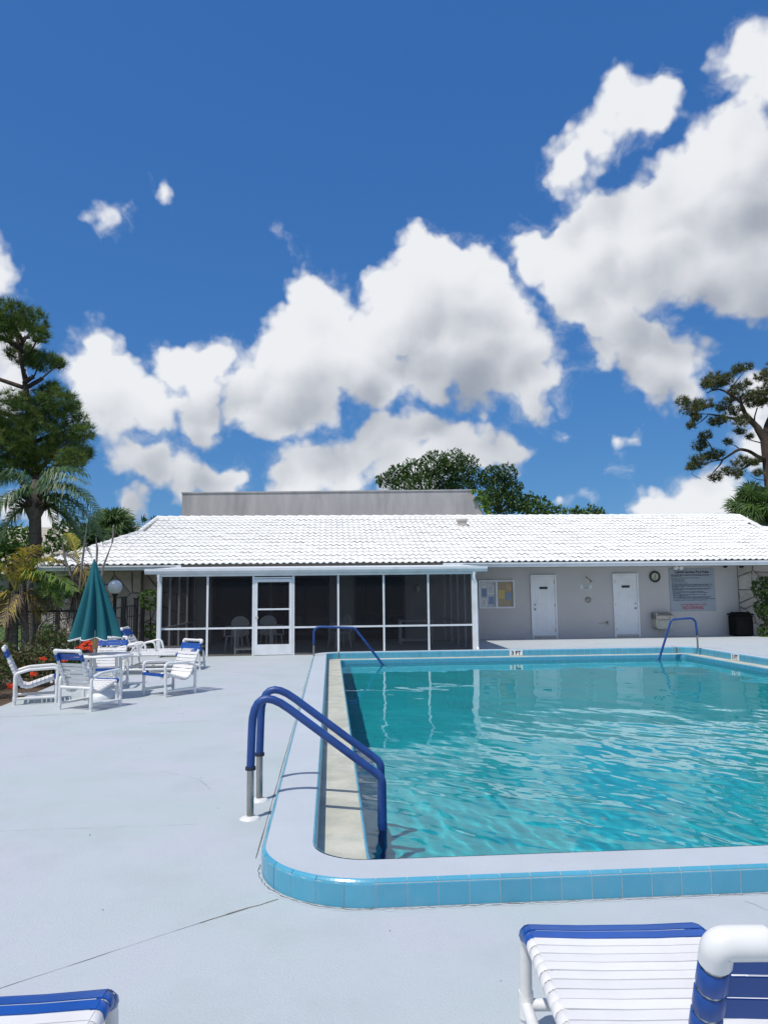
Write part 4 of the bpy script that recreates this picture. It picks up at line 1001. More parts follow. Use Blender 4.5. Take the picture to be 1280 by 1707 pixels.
# ------------------------------------------------------------------ chain link fence, gate, globe lamp
fence = thing('chain_link_fence', 'black chain link fence behind the flower bed', 'fence', (-9, 17, 0))
A0, B0 = np.array([-15.5, 15.6]), np.array([-5.75, 18.4]); ZF = 1.17
dF = (B0-A0); LF = np.linalg.norm(dF); dF /= LF
def fp(s, z): q = A0+dF*s; return (q[0], q[1], z)
npost = 6
for i in range(npost):
    s = LF*i/(npost-1); m_ = MB(); m_.tube([fp(s, -.06), fp(s, ZF+.05)], .035, 10); m_.build('post', M['dark'], fence)
m_ = MB(); m_.tube([fp(0, ZF), fp(LF, ZF)], .024, 8); m_.build('top_rail', M['dark'], fence)
m_ = MB(); pitch = .105
k = -int(ZF/pitch)
while k*pitch < LF:
    s0 = k*pitch
    for sg in (1, -1):
        a, c = (s0, 0.0), (s0+ZF, ZF)
        if sg < 0: a, c = (s0, ZF), (s0+ZF, 0.0)
        (x0, z0), (x1, z1) = a, c
        if x0 < 0: z0 += (0-x0)*(z1-z0)/(x1-x0); x0 = 0
        if x1 > LF: z1 = z0+(LF-x0)*(z1-z0)/(x1-x0); x1 = LF
        if x1 > x0: m_.tube([fp(x0, z0), fp(x1, z1)], .0035, 3, caps=False)
    k += 1
m_.build('mesh_wire', M['dark'], fence, kind='stuff')
gate = thing('iron_gate', 'black iron gate between two tall posts beside the stone wall', 'gate', (-6.0, 20, 0))
gx, gy = PV(206, 1000, 19.2)[0], 19.2; hx, hy = PV(227, 1000, 19.9)[0], 19.9
for (x, y, h) in ((gx, gy, 1.46), (hx, hy, 1.42)):
    m_ = MB(); m_.box((x-.05, y-.05, 0), (x+.05, y+.05, h)); m_.box((x-.062, y-.062, h), (x+.062, y+.062, h+.03)); m_.build('post', M['dark'], gate)
for z in (.12, 1.25):
    m_ = MB(); m_.tube([(gx, gy, z), (hx, hy, z)], .016, 6); m_.build('rail', M['dark'], gate)
for i in range(1, 6):
    t = i/6; m_ = MB(); m_.tube([(gx+(hx-gx)*t, gy+(hy-gy)*t, .12), (gx+(hx-gx)*t, gy+(hy-gy)*t, 1.25)], .009, 6); m_.build('bar', M['dark'], gate)
p = PV(238, 1040, 20.6); m_ = MB(); m_.box((p[0]-.035, 20.56, 0), (p[0]+.035, 20.64, 1.2)); m_.build('post', M['dark'], gate)
q0 = fp(LF, ZF); m_ = MB(); m_.tube([q0, (gx, gy, 1.22)], .016, 6); m_.build('rail', M['dark'], gate)
p = PV(192, 979, 20.9); lp = thing('globe_lamp', 'white globe lamp on a black post beside the stone wall', 'lamp', (p[0], p[1], 0))
m_ = MB(); m_.lathe([(.09, 0), (.09, .05), (.05, .08), (.045, p[2]-.24), (.08, p[2]-.21), (.09, p[2]-.17)], (p[0], p[1], 0), 14); m_.build('post', M['dark'], lp)
m_ = MB(); m_.lathe([(.192*math.sin(t), -.192*math.cos(t)) for t in np.linspace(.25, math.pi, 16)], (p[0], p[1], p[2]), 24); m_.build('globe', M['globe'], lp)
# ------------------------------------------------------------------ vegetation
def rand_dirs(n): d = rng.normal(size=(n, 3)); return d/np.linalg.norm(d, axis=1, keepdims=True)
def blades(base, dr, ln, wd):
    base, dr = np.asarray(base), np.asarray(dr); n = len(base)
    s = np.cross(dr, rand_dirs(n)); s /= np.linalg.norm(s, axis=1, keepdims=True)+1e-9
    ln = np.broadcast_to(ln, (n,))[:, None]; wd = np.broadcast_to(wd, (n,))[:, None]
    return np.stack([base-s*wd/2, base+s*wd/2, base+dr*ln], 1)
def leaves(c, ln, wd, upb=.25):
    n = len(c); d = rand_dirs(n); d[:, 2] += upb; d /= np.linalg.norm(d, axis=1, keepdims=True)
    s = np.cross(d, rand_dirs(n)); s /= np.linalg.norm(s, axis=1, keepdims=True)+1e-9
    ln = (ln*rng.uniform(.7, 1.3, n))[:, None]; wd = (wd*rng.uniform(.7, 1.3, n))[:, None]
    a, t = c-d*ln*.5, c+d*ln*.5; l, r = c-s*wd/2, c+s*wd/2
    return np.concatenate([np.stack([a, l, t], 1), np.stack([a, t, r], 1)])
def in_blob(n, c, r, shell=.0):
    d = rand_dirs(n); q = rng.uniform(shell, 1, n)**(1/3 if shell == 0 else .6)
    return np.asarray(c)+d*q[:, None]*np.asarray(r)
def multi(mb, T, mats_p):
    ids = rng.choice(len(mats_p), size=len(T), p=mats_p)
    for i in range(len(mats_p)):
        mb.mi = i; mb.tris(T[ids == i])
def tufts(mb, C, axis_up, n, ln, wd, probs):
    per = rng.choice(len(probs), size=len(C), p=probs)
    for i in range(len(probs)):
        Q = C[per == i]
        if not len(Q): continue
        ax = rand_dirs(len(Q)); ax[:, 2] = np.abs(ax[:, 2])+axis_up; ax /= np.linalg.norm(ax, axis=1, keepdims=True)
        B = np.repeat(Q, n, 0); D = np.repeat(ax, n, 0)*.75+rand_dirs(len(B)); D /= np.linalg.norm(D, axis=1, keepdims=True)
        mb.mi = i; mb.tris(blades(B, D, ln*rng.uniform(.7, 1.2, len(B)), wd))
def limb(mb, pts, r0, r1, n=8, jit=.0):
    P = fillet(pts, .6, 4) if len(pts) > 2 else [np.array(q, float) for q in pts]
    P = [q+rng.normal(size=3)*jit for q in P]
    mb.tube(P, list(np.linspace(r0, r1, len(P))), n)
# left pine
LV = 26.0; sp = LV/F
lp_t = thing('pine_tree', 'tall dense pine with layered crown behind the left palms', 'tree', tuple(PV(62, 1000, LV)*np.array([1, 1, 0])))
blobs = [(18,528,36),(55,536,28),(0,545,32),(66,560,16),(38,592,30),(70,602,24),(96,606,14),(-34,540,46),(-44,606,30),
 (20,690,48),(60,680,42),(98,672,32),(120,700,30),(137,722,20),(60,730,50),(108,745,38),(8,740,50),(140,756,15),(70,775,34),(120,768,24),(20,780,32),(-44,720,60),(84,650,18),(-60,660,40)]
tr = MB(); ctr = []
tp = [PV(60, 1060, LV), PV(62, 900, LV), PV(60, 800, LV), PV(52, 720, LV), PV(42, 640, LV), PV(30, 570, LV), PV(18, 510, LV)]; tp[0][2] = -.06
limb(tr, tp, .15, .05, 10)
for i, (x, y, r) in enumerate(blobs):
    dv = rng.uniform(-1.3, 1.3); c = PV(x, y, LV+dv); ctr.append((c, r*sp*.94))
    s = PV(60-(900-max(y+45, 560))*.07, min(max(y+40, 560), 850), LV)
    limb(tr, [s, (s+c)/2+np.array([0, 0, -.12]), c], .085, .022, 6, .03)
tr.build('trunk', M['bark'], lp_t)
cr = MB()
for c, r in ctr:
    n = int(190*(r/.8)**2)+24; C = in_blob(n, c, (r, r*1.25, r*.80), .35); tufts(cr, C, .5, 22, .27, .017, [.50, .40, .10])
cr.build('crown', [M['pine1'], M['pine2'], M['pine3']], lp_t, fix=False)
# right pine
RVv = 34.0; sp = RVv/F
rp = thing('pine_tree', 'open crooked pine with bare limbs above the right roof end', 'tree', tuple(PV(1288, 1000, RVv)*np.array([1, 1, 0])))
bl = [(1191,636,20),(1178,640,10),(1206,634,14),(1231,615,10),(1245,612,9),(1222,622,8),(1152,680,18),(1137,668,10),(1165,676,13),(1178,674,11),(1203,678,12),(1203,701,13),(1190,703,9),(1236,702,13),(1263,664,22),(1249,660,13),(1280,660,20),
 (1269,627,11),(1277,620,9),(1227,649,13),(1220,665,13),(1223,685,13),(1233,720,9),(1211,738,8),(1176,727,11),(1167,743,14),(1163,770,16),(1183,759,14),(1152,780,9),(1196,759,11),(1214,785,11),(1236,770,14),(1192,795,11),(1229,790,11),(1263,788,9),(1152,709,9),(1256,771,9),(1160,696,10),(1250,728,7),(1243,640,9),
 (1300,640,24),(1312,690,26),(1330,740,26),(1305,600,22),(1340,650,28)]
tr = MB(); Q = lambda x, y, dv=0: PV(x, y, RVv+dv)
tk = [Q(1290, 1000), Q(1286, 850), Q(1279, 770), Q(1275, 735), Q(1262, 712), Q(1243, 692), Q(1236, 676), Q(1234, 660)]; tk[0][2] = -.06
limb(tr, tk, .27, .06, 10)
for pts, r0, r1 in (([(1275,735),(1279,705),(1292,680),(1310,660)], .16, .05), ([(1236,672),(1222,660),(1205,650),(1192,648),(1178,655)], .07, .025), ([(1212,655),(1222,642),(1233,628),(1242,618)], .04, .015),
  ([(1262,714),(1256,700),(1262,680)], .05, .03), ([(1246,694),(1225,699),(1200,693),(1180,690),(1152,690)], .08, .02), ([(1180,692),(1168,703),(1156,710)], .03, .012), ([(1278,765),(1264,762),(1250,752),(1232,748),(1218,757),(1205,766),(1190,768),(1168,775)], .10, .025),
  ([(1205,765),(1200,775),(1188,788),(1182,798)], .04, .015), ([(1276,768),(1255,768),(1244,778),(1230,786),(1205,792)], .09, .02), ([(1188,752),(1182,738),(1172,728)], .03, .012), ([(1268,738),(1252,734),(1240,726)], .03, .01), ([(1232,748),(1224,742),(1214,740)], .03, .012), ([(1236,676),(1245,660),(1262,662)], .04, .02), ([(1205,692),(1200,704)], .02, .01), ([(1168,798),(1150,790),(1160,782)], .012, .008), ([(1278,800),(1262,800),(1250,792)], .03, .01)):
    limb(tr, [Q(x, y, rng.uniform(-.5, .5) if i else 0) for i, (x, y) in enumerate(pts)], r0, r1, 7)
cr = MB()
for x, y, r in bl:
    c = Q(x, y, rng.uniform(-.9, .9)); R3 = r*sp; n = int(46*(R3/.35)**2)+7; C = in_blob(n, c, (R3*1.12, R3*1.4, R3*.82), .2); tufts(cr, C, .35, 20, .22, .018, [.52, .22, .26])
    for q in C[:max(2, n//7)]: tr.tube([c+np.array([0, 0, -R3*.5]), q], [.014, .008], 4, caps=False)
tr.build('trunk', M['bark'], rp)
cr.build('crown', [M['pineR1'], M['pineR2'], M['pine3']], rp, fix=False)
# palms
def frond(parent, P0, P1, P2, n=34, ll=.5, droop=.6, mats=('palm1', 'palm2'), wd=.03, rr=.022, probs=(.6, .4), vfold=.5, start=.16):
    P0, P1, P2 = (np.asarray(q, float) for q in (P0, P1, P2)); ts = np.linspace(0, 1, 12)
    bz = lambda t: (1-t)**2*P0+2*t*(1-t)*P1+t*t*P2
    mb = MB(); mb.mi = 0; mb.tube([bz(t) for t in ts], list(np.linspace(rr, rr*.25, 12)), 6)
    T = []
    for t in np.linspace(start, 1, n):
        p = bz(t); tg = bz(min(1, t+.01))-bz(max(0, t-.01)); tg /= np.linalg.norm(tg)+1e-9
        sd_ = np.cross(tg, [0, 0, 1]); sd_ /= np.linalg.norm(sd_)+1e-9; upv = np.cross(sd_, tg)
        L = ll*(math.sin(math.pi*(.12+.80*t)))**.7*rng.uniform(.8, 1.15)
        for sg in (-1, 1):
            d = sd_*sg*.8+tg*.55+upv*vfold*.5+rng.normal(size=3)*.12; d /= np.linalg.norm(d)
            m_ = p+d*L*.5; d2 = d+np.array([0, 0, -droop*1.6]); d2 /= np.linalg.norm(d2); e = m_+d2*L*.55
            wv_ = np.cross(d, upv); wv_ /= np.linalg.norm(wv_)+1e-9; w2 = wv_*wd/2
            T += [(p-w2*.5, p+w2*.5, m_+w2), (p-w2*.5, m_+w2, m_-w2), (m_-w2, m_+w2, e)]
    multi(mb, np.array(T), list(probs)); return mb.build('frond', [M[q] for q in mats], parent, fix=False)
def fan(parent, P0, c, nrm, R, mats=('leaf2', 'palm2'), nb=34, spread=300, probs=(.5, .5)):
    P0, c = np.asarray(P0, float), np.asarray(c, float); nrm = np.asarray(nrm, float); nrm /= np.linalg.norm(nrm)
    ax = c-P0; ax /= np.linalg.norm(ax)+1e-9; ax = ax-nrm*(ax@nrm); ax /= np.linalg.norm(ax)+1e-9; sd_ = np.cross(nrm, ax)
    mb = MB(); mb.tube([P0, (P0+c)/2+np.array([0, 0, .05]), c], [.018, .014, .01], 5); T = []
    for k in range(nb):
        a = rad(-spread/2+spread*k/(nb-1)); d = ax*math.cos(a)+sd_*math.sin(a)+nrm*.12*rng.normal(); L = R*(.75+.25*math.cos(a/1.6))*rng.uniform(.88, 1.08)
        w_ = np.cross(d, nrm); w_ /= np.linalg.norm(w_); wd = R*.045; m_ = c+d*L*.6; e = c+d*L*1.0+np.array([0, 0, -.22*L])
        T += [(c-w_*.2*wd, c+w_*.2*wd, m_+w_*wd), (c-w_*.2*wd, m_+w_*wd, m_-w_*wd), (m_-w_*wd, m_+w_*wd, e)]
    multi(mb, np.array(T), list(probs)); return mb.build('frond', [M[q] for q in mats], parent, fix=False)
def sabal(px, py, v, R, n, label, mats=('leaf2', 'palm2'), seed=1, name='fan_palm', group=None, probs=(.5, .5)):
    c = PV(px, py, v); t = thing(name, label, 'palm', (c[0], c[1], 0), group=group)
    m_ = MB(); m_.tube([(c[0], c[1], -.06), (c[0]+.05, c[1], c[2]*.5), tuple(c)], [.17, .15, .17], 10); m_.build('trunk', M['palm_bark'], t)
    r = np.random.default_rng(seed)
    for i in range(n):
        az = r.uniform(0, 2*math.pi); el = r.uniform(-.55, 1.25); d = np.array([math.cos(az)*math.cos(el), math.sin(az)*math.cos(el), math.sin(el)])
        q = c+d*R*.62; nn = np.array([-d[0]*d[2], -d[1]*d[2], 1-d[2]*.4])+r.normal(size=3)*.35+np.array([0, -.6, 0]); fan(t, c, q, nn, R*.62, mats, probs=probs)
    return t
# queen palm
QV = 20.5; base = PV(56, 1065, QV); base[2] = -.06
qp = thing('queen_palm', 'queen palm with drooping feathery fronds below the dense pine', 'palm', (base[0], base[1], 0))
m_ = MB(); c1 = PV(56, 840, QV)
m_.tube([base, PV(50, 960, QV), PV(54, 900, QV), PV(57, 868, QV), PV(58, 850, QV), PV(58, 832, QV), PV(60, 800, QV)], [.11, .095, .085, .13, .25, .20, .08], 12); m_.build('trunk', M['palm_bark'], qp)
m_ = MB()
for k in range(26):
    a = rng.uniform(0, 6.28); z = rng.uniform(832, 858); q = PV(58, z, QV); d = np.array([math.cos(a), math.sin(a), .55]); m_.tube([q+d*.15, q+d*rng.uniform(.38, .6)], [.05, .02], 5)
m_.build('boots', M['bark'], qp)
FR = [((60,835),(108,772),(166,862)), ((60,836),(125,800),(172,905)), ((61,840),(105,838),(150,925)), ((60,832),(82,765),(142,792)), ((58,834),(40,770),(2,800)), ((57,836),(20,800),(-14,868)), ((57,840),(22,838),(2,905)), ((60,838),(92,805),(128,880)), ((58,836),(50,800),(20,842)), ((60,836),(100,790),(150,832)), ((59,838),(75,812),(92,880))]
for i, (a, b_, c) in enumerate(FR):
    dv = rng.uniform(-1.4, 1.2); frond(qp, PV(*a, QV), PV(*b_, QV+dv*.5), PV(*c, QV+dv), 44, .62, .95, wd=.034)
for i, (a, b_, c) in enumerate(FR[:2]+FR[2:9]):
    dv = rng.uniform(-1.3, 1.3); j1, j2 = rng.uniform(-12, 14, 2), rng.uniform(-14, 18, 2)
    frond(qp, PV(*a, QV), PV(b_[0]+j1[0], b_[1]+j1[1], QV+dv*.5), PV(c[0]+j2[0], c[1]+j2[1], QV+dv), 40, .58, 1.05, wd=.03)
# yellowing palms behind the fence
yp = thing('yellowing_palm', 'yellow and lime fronded palm leaning over the chain link fence', 'palm', tuple(PV(22, 1075, 18.0)*np.array([1, 1, 0])))
YV = 18.0; m_ = MB(); q0 = PV(22, 1075, YV); q0[2] = -.06; m_.tube([q0, PV(24, 1020, YV), PV(26, 985, YV)], [.11, .09, .08], 10)
q1 = PV(45, 1075, YV); q1[2] = -.06; m_.tube([q1, PV(40, 1010, YV), PV(36, 965, YV)], [.09, .08, .07], 10); m_.build('trunk', M['palm_bark'], yp)
for a, b_, c, mt, pr in (((26,985),(30,930),(58,912),('yel1','dead'),(.7,.3)), ((26,985),(8,945),(-14,940),('yel1','yel2'),(.6,.4)), ((30,985),(45,935),(62,965),('yel2','yel1'),(.4,.6)), ((36,968),(80,940),(122,985),('yel2','palm1'),(.6,.4)), ((36,968),(75,955),(100,1010),('yel2','palm1'),(.7,.3)), ((26,988),(5,985),(-20,1015),('yel1','dead'),(.7,.3)), ((36,970),(55,930),(90,935),('yel1','yel2'),(.5,.5)), ((30,985),(60,985),(75,1020),('dead','yel1'),(.7,.3)), ((26,985),(20,1000),(4,1040),('dead','yel1'),(.7,.3)), ((30,980),(55,995),(64,1035),('yel1','dead'),(.6,.4))):
    dv = rng.uniform(-.8, .4); frond(yp, PV(*a, YV), PV(*b_, YV+dv*.5), PV(*c, YV+dv), 38, .50, .55, mt, .032, probs=pr)
dp = thing('withered_palm', 'withered brown palm with bare upright spears beside the umbrella', 'palm', tuple(PV(125, 1075, 17.6)*np.array([1, 1, 0])))
DV = 18.9; m_ = MB()
for x, y0, x1, y1, r in ((118,1075,122,960,.06), (140,1075,138,975,.05), (150,1075,148,990,.04), (100,1075,96,985,.05), (128,1075,131,940,.05)):
    a = PV(x, y0, DV); a[2] = -.06; m_.tube([a, (a+PV(x1, y1, DV))/2+rng.normal(size=3)*.04, PV(x1, y1, DV)], [r, r*.8, r*.6], 8)
m_.build('trunk', M['palm_bark'], dp)
for pts in (((132,985),(138,930),(145,874)), ((165,985),(172,945),(187,905)), ((187,905),(189,890),(188,876)), ((160,960),(162,915),(160,895)), ((118,960),(108,930),(104,905)), ((60,1075),(66,1045),(88,1020)), ((30,1085),(24,1065),(20,1045))):
    m_ = MB(); m_.tube([PV(x, y, DV-.3) for x, y in pts], [.022, .028, .008], 6); m_.build('spear', M['deadgrey'], dp)
for a, b_, c, mt in (((122,960),(140,925),(160,960),('dead','deadgrey')), ((122,962),(110,930),(82,940),('dead','palm2')), ((131,942),(150,950),(156,1020),('dead','yel1')), ((138,976),(128,950),(98,975),('dead','deadgrey')), ((138,976),(120,985),(110,1050),('dead','deadgrey')), ((122,960),(100,955),(86,1000),('palm2','dead')), ((131,942),(118,920),(92,925),('deadgrey','dead')), ((148,990),(155,980),(160,1050),('deadgrey','dead')), ((131,950),(128,980),(132,1060),('dead','deadgrey')), ((96,985),(90,1000),(88,1065),('dead','deadgrey')), ((122,960),(135,990),(146,1065),('deadgrey','dead')), ((131,942),(125,900),(112,890),('yel1','yel2')), ((122,960),(140,935),(152,985),('yel1','dead'))):
    dv = rng.uniform(-.5, .7); frond(dp, PV(*a, DV), PV(*b_, DV+dv*.5), PV(*c, DV+dv), 30, .38, .9, mt, .026, probs=(.6, .4))
ap = thing('areca_palm', 'bushy green young palm behind the fence left of the umbrella', 'palm', tuple(PV(95, 1070, 18.2)*np.array([1, 1, 0])))
q = PV(95, 1070, 18.6); q[2] = 0; m_ = MB(); m_.tube([(q[0], q[1], -.06), PV(98, 1000, 18.6)], [.06, .04], 8); m_.build('trunk', M['palm_bark'], ap)
for k in range(13):
    a = rng.uniform(0, 6.28); e = PV(98, 1005, 18.6); h = rng.uniform(.3, .8); Rr = rng.uniform(.5, .95)
    frond(ap, e, e+np.array([math.cos(a)*Rr*.5, math.sin(a)*Rr*.5, h]), e+np.array([math.cos(a)*Rr, math.sin(a)*Rr, h*.3]), 28, .34, .5, ('yel2', 'palm1') if k % 3 else ('palm2', 'palm1'), .026)
sabal(190, 886, 36, 1.25, 34, 'green fan palm behind the left hip of the white roof', ('palm2', 'leaf2'), 3)
sabal(150, 908, 33, 1.0, 28, 'darker fan palm left of the other one by the roof hip', ('palm2', 'leaf1'), 4)
sabal(1264, 850, 30.5, 1.25, 36, 'fan palm pushing over the right end of the white roof', ('leaf2', 'palm2'), 8)
sabal(1298, 868, 30.8, 1.2, 24, 'fan palm low at the right picture edge behind the roof', ('leaf2', 'palm2'), 9)
# leafy trees and shrubs
def leafy(name, label, cat, base, blobs, ln, wd, dens, mats, probs, upb=.3, group=None, trunk=True, shell=.3, stem=.12, sm=1.0):
    t = thing(name, label, cat, (base[0], base[1], 0), group=group)
    if trunk:
        m_ = MB(); cz = np.mean([b_[0] for b_ in blobs], 0); zmin = min(b_[0][2]-b_[1][2]*.6 for b_ in blobs)
        m_.tube([(base[0], base[1], -.06), (base[0], base[1], max(.1, zmin))], [stem, stem*.8], 8)
        for c, r in blobs: m_.tube([(base[0], base[1], max(.08, zmin)), tuple((np.array(base)+c)/2*np.array([1, 1, 0])+np.array([0, 0, (zmin+c[2])/2])), tuple(c)], [stem*.7, stem*.45, stem*.2], 6)
        m_.build('trunk', M['bark'], t)
    cr = MB()
    for c, r in blobs:
        r = np.asarray(r, float); n = int(dens*(r[0]*r[2])**1.0/(ln*wd)*1.08*(11 if ln > .2 else (9 if ln > .09 else 4)))+12
        C = in_blob(n, c, r, shell); C[:, 2] = np.maximum(C[:, 2], .02); multi(cr, leaves(C, ln, wd, upb), list(probs))
    cr.build('crown' if cat == 'tree' else 'foliage', [M[q] for q in mats], t, fix=False); return t
def pxblobs(lst, v, jit=1.0, dep=1.0):
    out = []
    for x, y, r in lst: c = PV(x, y, v+rng.uniform(-jit, jit)); R3 = r*v/F; out.append((c, (R3, R3*dep, R3*.9)))
    return out
v = 40.0
leafy('broadleaf_tree', 'dark bushy tree rising tallest behind the grey parapet', 'tree', PV(715, 1000, v)*np.array([1, 1, 0]), pxblobs([(640,800,16),(662,790,20),(690,785,26),(672,812,26),(725,775,28),(755,770,26),(780,775,22),(742,795,34),(790,800,24),(700,812,28),(765,812,28)], v), .25, .075, 1.3, ['leaf1', 'leaf2', 'leaf3'], (.62, .33, .05), upb=1.0)
leafy('broadleaf_tree', 'dark bushy tree at the right end of the grey parapet', 'tree', PV(835, 1000, v)*np.array([1, 1, 0]), pxblobs([(820,792,20),(845,788,20),(830,812,26),(855,815,20),(835,840,30),(860,838,20),(815,828,20)], v), .25, .075, 1.3, ['leaf1', 'leaf2', 'leaf3'], (.66, .30, .04), upb=1.0)
leafy('broadleaf_tree', 'lower mid green tree top sloping along the white ridge', 'tree', PV(890, 1000, v)*np.array([1, 1, 0]), pxblobs([(880,832,16),(900,838,16),(915,848,14),(890,850,16),(870,846,16),(935,852,12)], v), .30, .12, 1.2, ['leaf1', 'leaf2', 'leaf3'], (.35, .5, .15), .3)
leafy('broadleaf_tree', 'small distant tree top peeping over the ridge right of the others', 'tree', PV(975, 1000, v+4)*np.array([1, 1, 0]), pxblobs([(960,852,12),(985,850,12),(1003,854,9),(972,858,12)], v+4), .30, .12, 1.2, ['leaf1', 'leaf2', 'leaf3'], (.35, .5, .15), .3)
vn = leafy('climbing_vine', 'light green vine hanging on the right end of the parapet', 'vine', PV(800, 900, 29.85)*np.array([1, 1, 0]), pxblobs([(790,820,5),(797,832,6),(806,828,6),(806,842,7),(812,850,7),(800,820,4),(812,838,6),(815,856,5)], 29.9, .08, .5), .16, .10, 1.4, ['vine', 'leaf3'], (.6, .4), .1, trunk=False)
# tree line to the left, beyond the lawn
v = 38.0
for (lst, lab, ms, pr, vv) in (
  ([(0,905,34),(25,900,32),(50,915,24),(-30,900,36),(10,935,34),(45,945,24)], 'feathery light green tree at the left picture edge beyond the lawn', ['leaf2','leaf3','leaf1'], (.5,.3,.2), 38.0),
  ([(95,890,18),(118,878,18),(135,895,20),(85,910,16),(112,905,18)], 'dark green tree behind the queen palm trunk', ['leaf1','leaf2','leaf3'], (.5,.4,.1), 40.0),
  ([(70,950,20),(95,940,20),(120,945,20),(60,970,20),(100,968,22),(135,960,18)], 'clipped hedge like bush below the tan roof', ['leaf1','leaf2','leaf3'], (.45,.45,.1), 31.0),
  ([(0,1000,26),(-30,1000,26),(30,1005,24),(60,1010,22)], 'dark bush low behind the yellowing palm', ['leaf1','leaf2','leaf3'], (.7,.28,.02), 27.0),
  ([(90,1005,24),(120,1005,22),(150,1000,22),(175,1010,18)], 'dark bush behind the withered palm', ['leaf1','leaf2','leaf3'], (.65,.3,.05), 26.0),
  ([(385,862,3),(240,866,4),(256,866,4)], 'tiny distant tree tops over the tan ridge', ['leaf1','leaf2','leaf3'], (.6,.4,0), 70.0)):
    x0 = np.mean([q[0] for q in lst]); leafy('broadleaf_tree', lab, 'tree', PV(x0, 1000, vv)*np.array([1, 1, 0]), pxblobs(lst, vv, .6), .36 if vv < 60 else .8, .13, 1.15, ms, pr, .3, stem=.10)
# clipped bushes beside the house
def topiary(lst, v, label, mats=('leaf1', 'leaf2', 'leaf3'), pr=(.35, .45, .2)):
    x0 = np.mean([q[0] for q in lst]); return leafy('clipped_bush', label, 'bush', PV(x0, 1070, v)*np.array([1, 1, 0]), pxblobs(lst, v, .1), .10, .06, 1.9, list(mats), pr, .3, shell=.7, stem=.05)
topiary([(250,1000,19),(254,1052,15),(255,1085,16)], 21.2, 'clipped ball bush in tiers between the stone wall and the porch')
topiary([(1275,980,22),(1290,985,24),(1284,1022,21),(1270,1013,14),(1288,1060,22),(1277,1052,14)], 22.9, 'dark clipped bush in tiers beside the litter bin', pr=(.6, .32, .08))
# flower bed shrubs with orange heads
def shrub(c, r, label, mats, pr, heads):
    blobs = [((c[0]+rng.uniform(-.3, .3)*r, c[1]+rng.uniform(-.3, .3)*r, c[2]*rng.uniform(.5, .9)), (r*rng.uniform(.6, .85), r*.7, c[2]*rng.uniform(.5, .65))) for _ in range(4)]
    t = leafy('flower_bed_shrub', label, 'shrub', (c[0], c[1], 0), blobs, .085, .04, 1.5, mats, pr, .5, stem=.03, shell=.3)
    for p in heads:
        m_ = MB(); C = in_blob(16, p, (.06, .06, .03)); multi(m_, leaves(C, .05, .038, .6), [1.0]); m_.build('flower_head', M['flower'], t, fix=False)
    return t
BZ = lambda x, y, v: tuple(PV(x, y, v))
shrub((-6.35, 12.3, .80), .75, 'light green shrub at the left edge of the flower bed', ['leaf3', 'leaf2', 'ixora'], (.5, .35, .15), [])
shrub((-5.45, 12.2, .46), .60, 'bronze shrub with orange heads behind the profile chair', ['ixora', 'leaf2', 'leaf1'], (.6, .25, .15), [BZ(40,1113,12.0), BZ(17,1143,11.9), BZ(22,1146,11.8), BZ(56,1124,11.9), BZ(34,1118,12.1)])
shrub((-5.9, 13.6, .62), .8, 'tall bronze shrub in the middle of the flower bed', ['ixora', 'leaf1', 'leaf2'], (.7, .2, .1), [BZ(72,1098,13.2)])
shrub((-5.15, 13.7, .50), .62, 'bronze shrub behind the chair that is seen from behind', ['ixora', 'leaf1', 'leaf2'], (.6, .2, .2), [BZ(118,1096,13.2), BZ(108,1101,13.1)])
shrub((-5.3, 15.0, .70), .55, 'shrub crowded with orange heads below the umbrella', ['ixora', 'leaf1', 'leaf2'], (.4, .35, .25), [BZ(x, y, 14.5+rng.uniform(-.3, .2)) for x, y in ((138,1074),(146,1070),(152,1073),(158,1071),(150,1080),(160,1078),(142,1081),(133,1079),(155,1085),(163,1072))])
shrub((-6.7, 15.2, .55), .8, 'low green shrub at the foot of the chain link fence', ['leaf2', 'leaf1', 'ixora'], (.4, .4, .2), [])
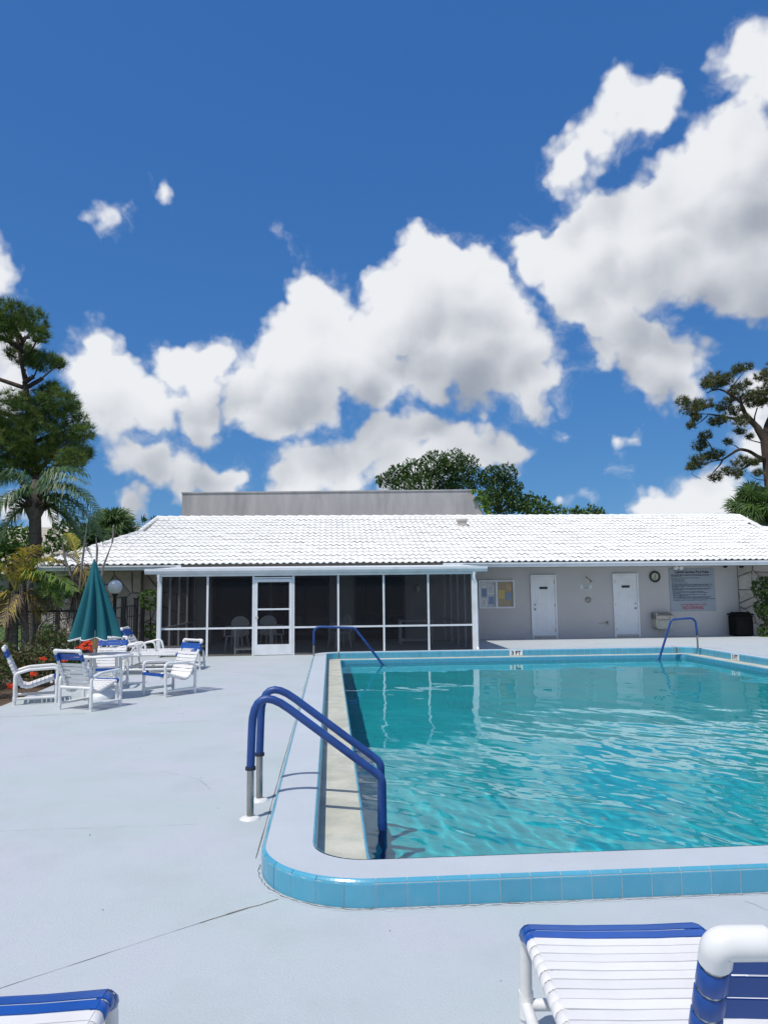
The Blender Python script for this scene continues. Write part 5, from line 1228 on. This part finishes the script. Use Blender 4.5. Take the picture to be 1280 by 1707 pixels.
# grass blades on the lawn nearest the fence
gb = MB(); n = 9000; C = np.stack([rng.uniform(-13, -5.8, n), rng.uniform(15.2, 22.4, n), np.full(n, -.06)], 1); D = rand_dirs(n)*.45+np.array([0, 0, 1.]); multi(gb, blades(C, D, rng.uniform(.05, .12, n), .02), [.6, .4])
g_ = gb.build('grass', [M['leaf3'], M['leaf2']], fix=False); g_['kind'] = 'stuff'; tag(g_, 'short green grass beyond the chain link fence', 'grass')
# neighbouring houses
def neighbour(u0, u1, v0, v1, ez, rzz, label, inset=2.5):
    t = thing('neighbour_house', label, 'house', ((u0+u1)/2, v0, 0)); m_ = MB(); m_.box((u0+.6, v0+.6, -.06), (u1-.6, v1-.6, ez)); m_.build('wall', M['wall'], t)
    ym = (v0+v1)/2; V = [(u0, v0, ez), (u1, v0, ez), (u1, v1, ez), (u0, v1, ez), (u0+inset, ym, rzz), (u1-inset, ym, rzz)]
    m_ = MB(); m_.add(V, [(0, 1, 5, 4), (2, 3, 4, 5), (1, 2, 5), (0, 4, 3), (3, 2, 1, 0)]); r0 = m_.build('roof', M['tanroof'], t)
    # courses of flat tile, each a thin step up the slope
    m_ = MB(); k = int(math.hypot(ym-v0, rzz-ez)/.38)
    for i in range(k):
        a, c = i/k, (i+1)/k; q = lambda s, s2, f: (u0+inset*f if s < 0 else u1-inset*f, v0+(ym-v0)*f, ez+(rzz-ez)*f+s2)
        m_.add([q(-1, .05, a), q(1, .05, a), q(1, .012, c), q(-1, .012, c), q(-1, .0, a), q(1, .0, a)], [(0, 1, 2, 3), (4, 5, 1, 0)])
    m_.build('tile_course', M['tanroof'], r0, kind='stuff')
    f = MB(); f.box((u0, v0-.03, ez-.2), (u1, v0+.02, ez-.005)); f.build('fascia', M['white_metal'], t)
    for s in range(3):
        x = u0+1.6+s*(u1-u0-3)/2.6; fr = MB(); fr.box((x, v0+.55, .9), (x+1.3, v0+.61, 2.1)); w_ = fr.build('window', M['white_metal'], t); pn = MB(); pn.box((x+.06, v0+.53, .96), (x+1.24, v0+.56, 2.04)); pn.build('pane', M['darkglass'], w_)
    return t
neighbour(-24, -6.9, 44, 56, 3.1, 5.95, 'neighbouring house with a long tan tiled roof behind the white hip', 3.0)
neighbour(-32, -17.5, 40, 50, 2.7, 4.5, 'lower neighbouring house with a tan roof behind the palms', 3.0)
ac = PV(178, 866, 43)
